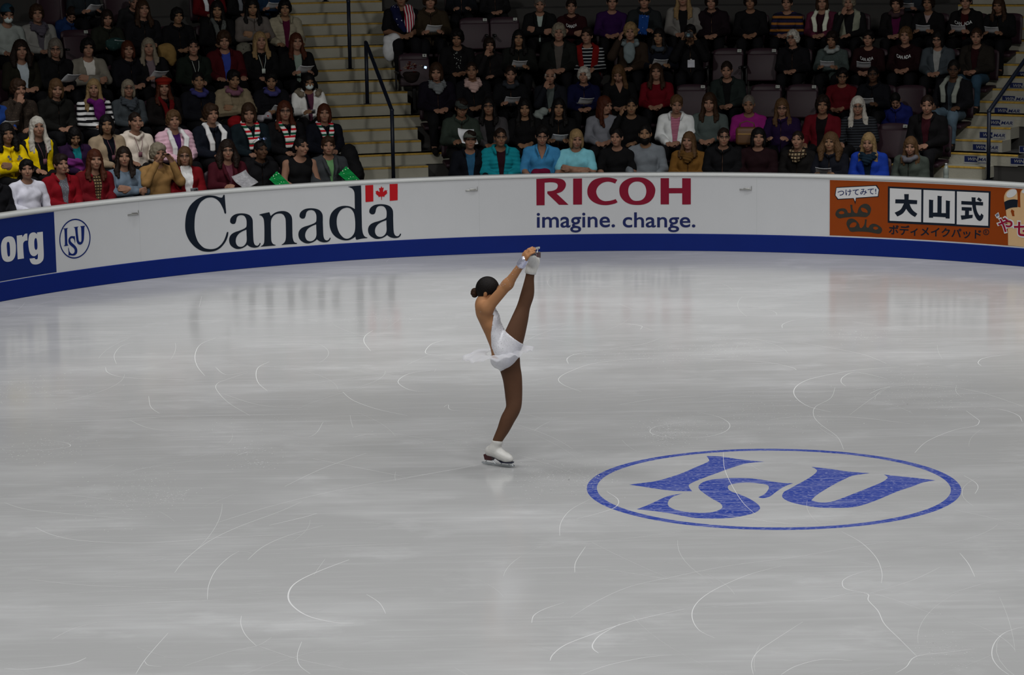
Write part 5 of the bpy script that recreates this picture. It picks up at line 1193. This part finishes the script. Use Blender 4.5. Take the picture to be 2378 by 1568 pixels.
bk = [(1124, 700), (1146, 727), (1140, 770), (1141, 800), (1150, 822), (1158, 826)]
zz = [sk(*p)[2] for p in bk][::-1]; xx = [sk(*p)[0] for p in bk][::-1]
xb = np.interp(Z_[0, 0], zz, xx, left=-9, right=9)[None, None, :]; v.cut((xb-X)*.8+0*Y)   # open back
V, Q = v.surf(); V = relax(V, Q, 1, .4); link('dress', np_mesh('dress', V, Q, [DRESS]), skater)
CRYS = mat('crystal', (.85, .86, .95), rough=.12, metal=.55, var=.3, vscale=200)
rg = np.random.RandomState(5); mb = MB()
def octa(p, r):
    mb.add([(p[0]+r, p[1], p[2]), (p[0]-r, p[1], p[2]), (p[0], p[1]+r, p[2]), (p[0], p[1]-r, p[2]), (p[0], p[1], p[2]+r), (p[0], p[1], p[2]-r)], [(0, 2, 4), (2, 1, 4), (1, 3, 4), (3, 0, 4), (2, 0, 5), (1, 2, 5), (3, 1, 5), (0, 3, 5)])
up = V[V[:, 2] > sk(1160, 815)[2]]
for i in rg.choice(len(up), 420): octa(up[i]+rg.normal(0, .001, 3), rg.uniform(.0025, .0052))
am = SKV[(np.linalg.norm(np.cross(SKV-elN, (wrN-elN)/np.linalg.norm(wrN-elN)), axis=1) < .055) & (SKV[:, 2] > elN[2]-.02) & (SKV[:, 2] < wrN[2])]
for i in rg.choice(len(am), 70): octa(am[i], rg.uniform(.0025, .0045))
bkp = SKV[(SKV[:, 2] > sk(0, 800)[2]) & (SKV[:, 2] < sk(0, 705)[2]) & (SKV[:, 0] < sk(1150, 750)[0])]
for i in rg.choice(len(bkp), 16): octa(bkp[i], rg.uniform(.0025, .004))
tag(mb.build('crystals', CRYS, skater), kind='stuff')
v = Vol(wrN-.1, wrN+.1, .004); v.cap(wrN-(wrN-elN)*.10, wrN+(wrN-elN)*.10, R(10.6), R(9.8), .0); v.F = v.F+(.003*np.sin(v.grid()[0]*420)*np.sin(v.grid()[1]*400)*np.sin(v.grid()[2]*430)).astype(np.float32)
link('cuff', np_mesh('cuff', *v.surf(), [mat('cuff_crystal', (.55, .56, .75), rough=.2, metal=.6, var=.5, vscale=260)]), skater)['label'] = 'bluish crystal cuff'
# sheer flared skirt
TUL = bpy.data.materials.new('tulle'); TUL.use_nodes = True; t_ = NT(TUL); nt = t_.t; ou = nt.nodes['Material Output']
tr = t_.add('ShaderNodeBsdfTransparent'); df = t_.add('ShaderNodeBsdfTranslucent'); df.inputs[0].default_value = (.85, .85, .9, 1); d2 = t_.add('ShaderNodeBsdfDiffuse'); d2.inputs[0].default_value = (.85, .85, .88, 1)
m1 = t_.add('ShaderNodeMixShader'); m1.inputs[0].default_value = .5; t_.lk(df.outputs[0], m1.inputs[1]); t_.lk(d2.outputs[0], m1.inputs[2]); m2 = t_.add('ShaderNodeMixShader'); m2.inputs[0].default_value = .30; t_.lk(tr.outputs[0], m2.inputs[1]); t_.lk(m1.outputs[0], m2.inputs[2]); t_.lk(m2.outputs[0], ou.inputs['Surface'])
C0 = sk(1160, 818); V = []; Fc = []; nr, na = 9, 96
for i in range(nr+1):
    u = i/nr
    for k in range(na):
        a = 2*math.pi*k/na; ex = .265+.02*math.sin(3*a+1); r0x, r0y = R(27)+.012, .175
        lx = .93+.09*-math.cos(a); rx = r0x+(ex*1.22*lx-r0x)*u; ry = r0y+(.29-r0y)*u
        x, y = rx*math.cos(a), ry*math.sin(a); z = .02*math.sin(u*2.2)+u*u*.010*math.sin(9*a)+u*.010*math.sin(17*a+1) - .03*u*u
        V.append((C0[0]+x, C0[1]+y, C0[2]+z+.13*x))
for i in range(nr):
    for k in range(na): Fc.append((i*na+k, i*na+(k+1) % na, (i+1)*na+(k+1) % na, (i+1)*na+k))
sko = link('skirt', mk_mesh('skirt', V, Fc, [TUL], True), skater); sko['label'] = 'sheer white flared skirt'; md = sko.modifiers.new('thickness', 'SOLIDIFY'); md.thickness = .0012
# hair with a bun
hv = Vol((-.14, -.16, -.16), (.14, .20, .18), .006); hv.ell((0, .020, .024), (.088, .103, .106), .01); hv.ell((0, -.105, -.035), (.064, .08, .115), .012, True); X, Y, Z_ = hv.grid(); hv.cut(-.068-Z_-np.clip(Y-.04, -.06, .04))
HMAT = hairm('#0f0b0a'); HV, HQ = hv.surf(); ho = link('hair', np_mesh('hair', HV, HQ, [HMAT]), skater); ho.matrix_local = MH
bv = Vol((-.07, .05, -.10), (.07, .21, .07), .005); bv.ell((0, .122, -.034), (.040, .034, .042), .0); X, Y, Z_ = bv.grid(); bv.F = bv.F+(.003*np.sin(np.arctan2(Z_+.034, X)*5+np.hypot(X, Z_+.034)*160)).astype(np.float32); link('bun', np_mesh('bun', *bv.surf(), [hairm('#2a1a10')]), ho)
# skates
BOOT = mat('boot_white', (.55, .545, .52), rough=.4, var=.08, vscale=25, bump=.15, bscale=60); HEEL = mat('heel_brown', lin('#3c1418'), rough=.35); SOLE = mat('sole_navy', lin('#12162e'), rough=.4); BLADE = mat('blade_steel', (.50, .53, .55), rough=.25, metal=.85, var=.3, vscale=50); LACE = mat('lace_grey', (.30, .30, .29), rough=.7)
def skate(M):                                           # local: x to the toe, z up the shaft, blade edge at z = 0
    bt = Vol((-.08, -.07, .02), (.27, .07, .235), .005)
    bt.chain([(.080, 0, .205), (.058, 0, .155), (.036, 0, .120)], [.047, .046, .046], .015).chain([(.045, 0, .125), (.115, 0, .098), (.175, 0, .078), (.205, 0, .072)], [.046, .042, .037, .030], .03).ell((.0, 0, .115), (.042, .038, .05), .02)
    X, Y, Z_ = bt.grid(); bt.cut(np.interp(X[:, 0, 0], (-.06, .04, .10, .14, .24), (.088, .080, .060, .044, .046))[:, None, None]-Z_+0*Y); bt.cut(Z_-.222); bt.cap((.082, 0, .20), (.088, 0, .30), .036, .036, .004, True)
    b = link('skate_boot', np_mesh('skate_boot', *bt.surf(), [BOOT]), skater); b.matrix_local = M
    mb = MB(); mb.add([(-.045, -.032, .090), (.040, -.030, .082), (.028, -.026, .045), (-.036, -.028, .045), (-.045, .032, .090), (.040, .030, .082), (.028, .026, .045), (-.036, .028, .045)], [(0, 1, 2, 3), (7, 6, 5, 4), (0, 4, 5, 1), (1, 5, 6, 2), (2, 6, 7, 3), (3, 7, 4, 0)]); mb.build('heel', HEEL, b)['label'] = 'dark brown stacked heel'
    V = []; Fc = []; pr = [(.035, .081, .022), (.07, .072, .022), (.10, .060, .028), (.14, .045, .036), (.19, .045, .036), (.225, .048, .028), (.24, .051, .012)]
    for x, z, w in pr: V += [(x, -w, z), (x, w, z), (x, w, z-.007), (x, -w, z-.007)]
    for i in range(len(pr)-1):
        for k in range(4): Fc.append((4*i+k, 4*i+(k+1) % 4, 4*i+4+(k+1) % 4, 4*i+4+k))
    Fc += [(3, 2, 1, 0), tuple(range(len(V)-4, len(V)))]; link('sole', mk_mesh('sole', V, Fc, [SOLE]), b)
    mb = MB(); V = []; Fc = []; pr = [(-.085, .010, .020), (-.07, .002, .022), (0, .0, .020), (.10, .0, .018), (.20, .002, .020), (.238, .007, .027), (.252, .013, .025)]
    for x, z0, z1 in pr: V += [(x, -.002, z0), (x, .002, z0), (x, .002, z1), (x, -.002, z1)]
    for i in range(len(pr)-1):
        for k in range(4): Fc.append((4*i+k, 4*i+(k+1) % 4, 4*i+4+(k+1) % 4, 4*i+4+k))
    mb.add(V, Fc)
    for (x0, x1) in ((-.028, -.045), (.022, .055), (.13, .115), (.185, .20), (.21, .235)): mb.tube([(x0, 0, .046), (x1, 0, .016)], .0045, 6)
    mb.box((-.003, 0, .043), (.07, .036, .005)).box((.175, 0, .037), (.105, .05, .005)); mb.build('blade', BLADE, b)
    mb = MB()
    for i in range(7): x, z = (.108+.016*i, .150-.0105*i) if i < 4 else (.106+.005*(i-4), .166+.014*(i-4)); mb.tube([(x-.012, -.026, z-.008), (x, -.012, z+.004), (x+.002, 0, z+.006), (x, .012, z+.004), (x-.012, .026, z-.008)], .0028, 6)
    mb.build('laces', LACE, b); return b
skate(MS)
zl = Vector(RT[4]-RT[6]).normalized(); xl = Vector((-.30, -.93, -.02)); M = frame((0, 0, 0), xl, zl)
ank = Vector(RT[6])+zl*.02; o = ank-(M @ Vector((.078, 0, .19)))
M = frame(o, xl, zl); skate(M)
# ------------------------------------------------------------------ loose things in the stands
def at_row(x, y, k, off): P = px_cyl(x, y, rfront(k)+off); return Vector(P), math.atan2(P[0]-CX, P[1]-CY)
def lump(name, label, cat, x, y, k, off, prims, col, h=.012, noise=.006):
    P, a = at_row(x, y, k, off); t = Vol((-.5, -.4, -.6), (.5, .4, .5), h)
    for c, r in prims: t.ell(c, r, .05)
    X, Y, Z_ = t.grid(); t.F = t.F+(noise*np.sin(X*34+3*np.sin(Z_*19))*np.sin(Z_*28+Y*22)).astype(np.float32)
    o = link(name, np_mesh(name, *t.surf(), [cloth(col) if col[0] == '#' else MATS[col]]), None, P, (0, 0, -a)); return tag(o, label, cat)
lump('coat', 'black coat draped over the front row seat end beside the stairs', 'coat', 812, 372, 0, .75, [((0, 0, 0), (.13, .16, .20)), ((.05, -.05, -.20), (.13, .20, .22)), ((.0, .05, .12), (.10, .10, .10))], '#0c0c0e')
lump('coat', 'tan coat draped over a seat back behind the mauve sweater', 'coat', 386, 116, 3, .72, [((0, 0, 0), (.12, .09, .10)), ((.07, -.03, -.10), (.07, .07, .14)), ((-.08, .0, -.06), (.06, .06, .12))], '#7a6238')
lump('bag', 'grey patterned bag beside the very long fair hair', 'bag', 566, 114, 3, .70, [((0, 0, 0), (.12, .10, .10)), ((.03, -.02, -.12), (.10, .09, .12))], '#5c5a50:spot:#2a2a26:26:.22')
lump('coat', 'folded red coat behind the navy coat with long white scarf', 'coat', 548, 285, 1, .62, [((0, 0, 0), (.12, .10, .10)), ((.04, -.03, -.14), (.10, .10, .14))], '#a00c18')
lump('coat', 'white and red hood on the seat behind the banded scarves', 'coat', 614, 272, 1, .66, [((0, 0, 0), (.07, .08, .04)), ((.06, 0, .01), (.05, .06, .05)), ((-.07, 0, -.03), (.05, .06, .04))], '#908c90:spot:#8a1018:9:.3', noise=.014)
lump('coat', 'magenta coat between the front row red jackets', 'coat', 172, 378, 1, .40, [((0, 0, 0), (.13, .10, .05)), ((.05, 0, -.12), (.12, .10, .10)), ((-.07, -.03, .03), (.06, .05, .04))], '#9a3a98', noise=.014)
lump('cloth', 'pale folded cloth beside the black jacket with white sheet', 'cloth', 1255, 262, 1, .60, [((.03, 0, .02), (.09, .06, .05)), ((-.03, -.02, -.03), (.08, .06, .05)), ((0, -.02, -.10), (.04, .05, .08))], '#747c78', noise=.014)
lump('bag', 'dark green bag under the white clipboard', 'bag', 266, 104, 4, .05, [((0, 0, 0), (.13, .07, .09)), ((.02, 0, .03), (.14, .06, .06))], '#1e3634:spot:#3c5450:20:.2')
lump('bag', 'crimson bag on the lap of the blue button shirt', 'bag', 1256, 398, 0, .22, [((0, 0, 0), (.12, .07, .035)), ((0, 0, -.03), (.13, .08, .05))], '#8a0c40')
lap, a = at_row(912, 95, 4, .18), None
lump('flag_cloth', 'white flag cloth hanging from the lap beside the stairs', 'cloth', 908, 92, 4, .14, [((0, 0, 0), (.12, .10, .08)), ((-.03, -.03, -.16), (.11, .09, .16)), ((.06, .0, .02), (.08, .1, .07))], '#aeb0b2')
lump('flag_cloth', 'red flag stripe hanging beside the white lap cloth', 'cloth', 926, 112, 4, .06, [((0, 0, 0), (.045, .06, .12)), ((-.02, 0, -.14), (.045, .05, .12))], '#98101c')
mb = MB(); P, a = at_row(953, 156, 3, .14); rg = np.random.RandomState(9)
fl = thing('bouquet', 'red flower bouquet in clear wrap in front of the aisle seat', 'flowers', P, -a)
for i in range(26):
    c = Vector((rg.normal(0, .065), rg.normal(0, .05), rg.normal(0, .035))); b = MB()
    for j in range(6):
        th = j*1.047+rg.uniform(0, 1); d = Vector((math.cos(th), math.sin(th), .5)); e = Vector((-math.sin(th), math.cos(th), 0))
        b.add([c, c+d*.018+e*.011, c+d*.03+Vector((0, 0, .008)), c+d*.018-e*.011], [(0, 1, 2, 3)])
    b.build('flower', cloth('#8c2018' if i % 3 else '#a08a78'), fl)
lump('wrapping', 'dark wrapping beneath the red bouquet', 'wrapping', 955, 172, 3, .16, [((0, 0, 0), (.13, .08, .04)), ((0, 0, -.06), (.10, .07, .07))], '#1c1412')
P, a = at_row(986, 156, 3, .16); ph = thing('phone', 'lit phone beside the red bouquet', 'phone', P, -a)
MB().box((0, 0, 0), (.075, .01, .05), Matrix.Rotation(.3, 4, 'Y'), .003).build('case', CAMM, ph)
em = bpy.data.materials.new('phone_glow'); em.use_nodes = True; nb = em.node_tree.nodes['Principled BSDF']; nb.inputs['Emission Color'].default_value = (.5, .65, 1, 1); nb.inputs['Emission Strength'].default_value = 1.6; nb.inputs['Base Color'].default_value = (.1, .1, .12, 1)
mb = MB(); mb.box((.012, -.0062, .0), (.036, .002, .034), Matrix.Rotation(.3, 4, 'Y')); link('screen', mb.mesh('screen', em), ph)
P, a = at_row(1605, 148, 3, -.02); cd = thing('pass_card', 'clear pass card on the chest of the camera user', 'card', P, -a); MB().box((0, 0, 0), (.105, .006, .11), None, .004).build('card', mat('card_white', (.42, .43, .47), rough=.25, var=.5, vscale=14), cd); MB().box((.0, -.001, .062), (.03, .008, .014), None, .003).build('clip', STEEL, cd)
P, a = at_row(2197, 398, 0, .45); bo = thing('water_bottle', 'clear plastic bottle by the rink board in front of far right stairs', 'bottle', P, -a)
MB().lathe([(.030, -.16), (.036, -.15), (.036, -.06), (.033, -.05), (.036, -.04), (.036, .03), (.024, .07), (.014, .085)], 20).build('bottle', mat('plastic_clear', (.22, .25, .23), rough=.15, spec=.6), bo, True); MB().lathe([(.0165, .083), (.0165, .108), (.001, .11)], 16).build('bottle_cap', mat('cap_plastic', (.35, .36, .36), rough=.4), bo, True)
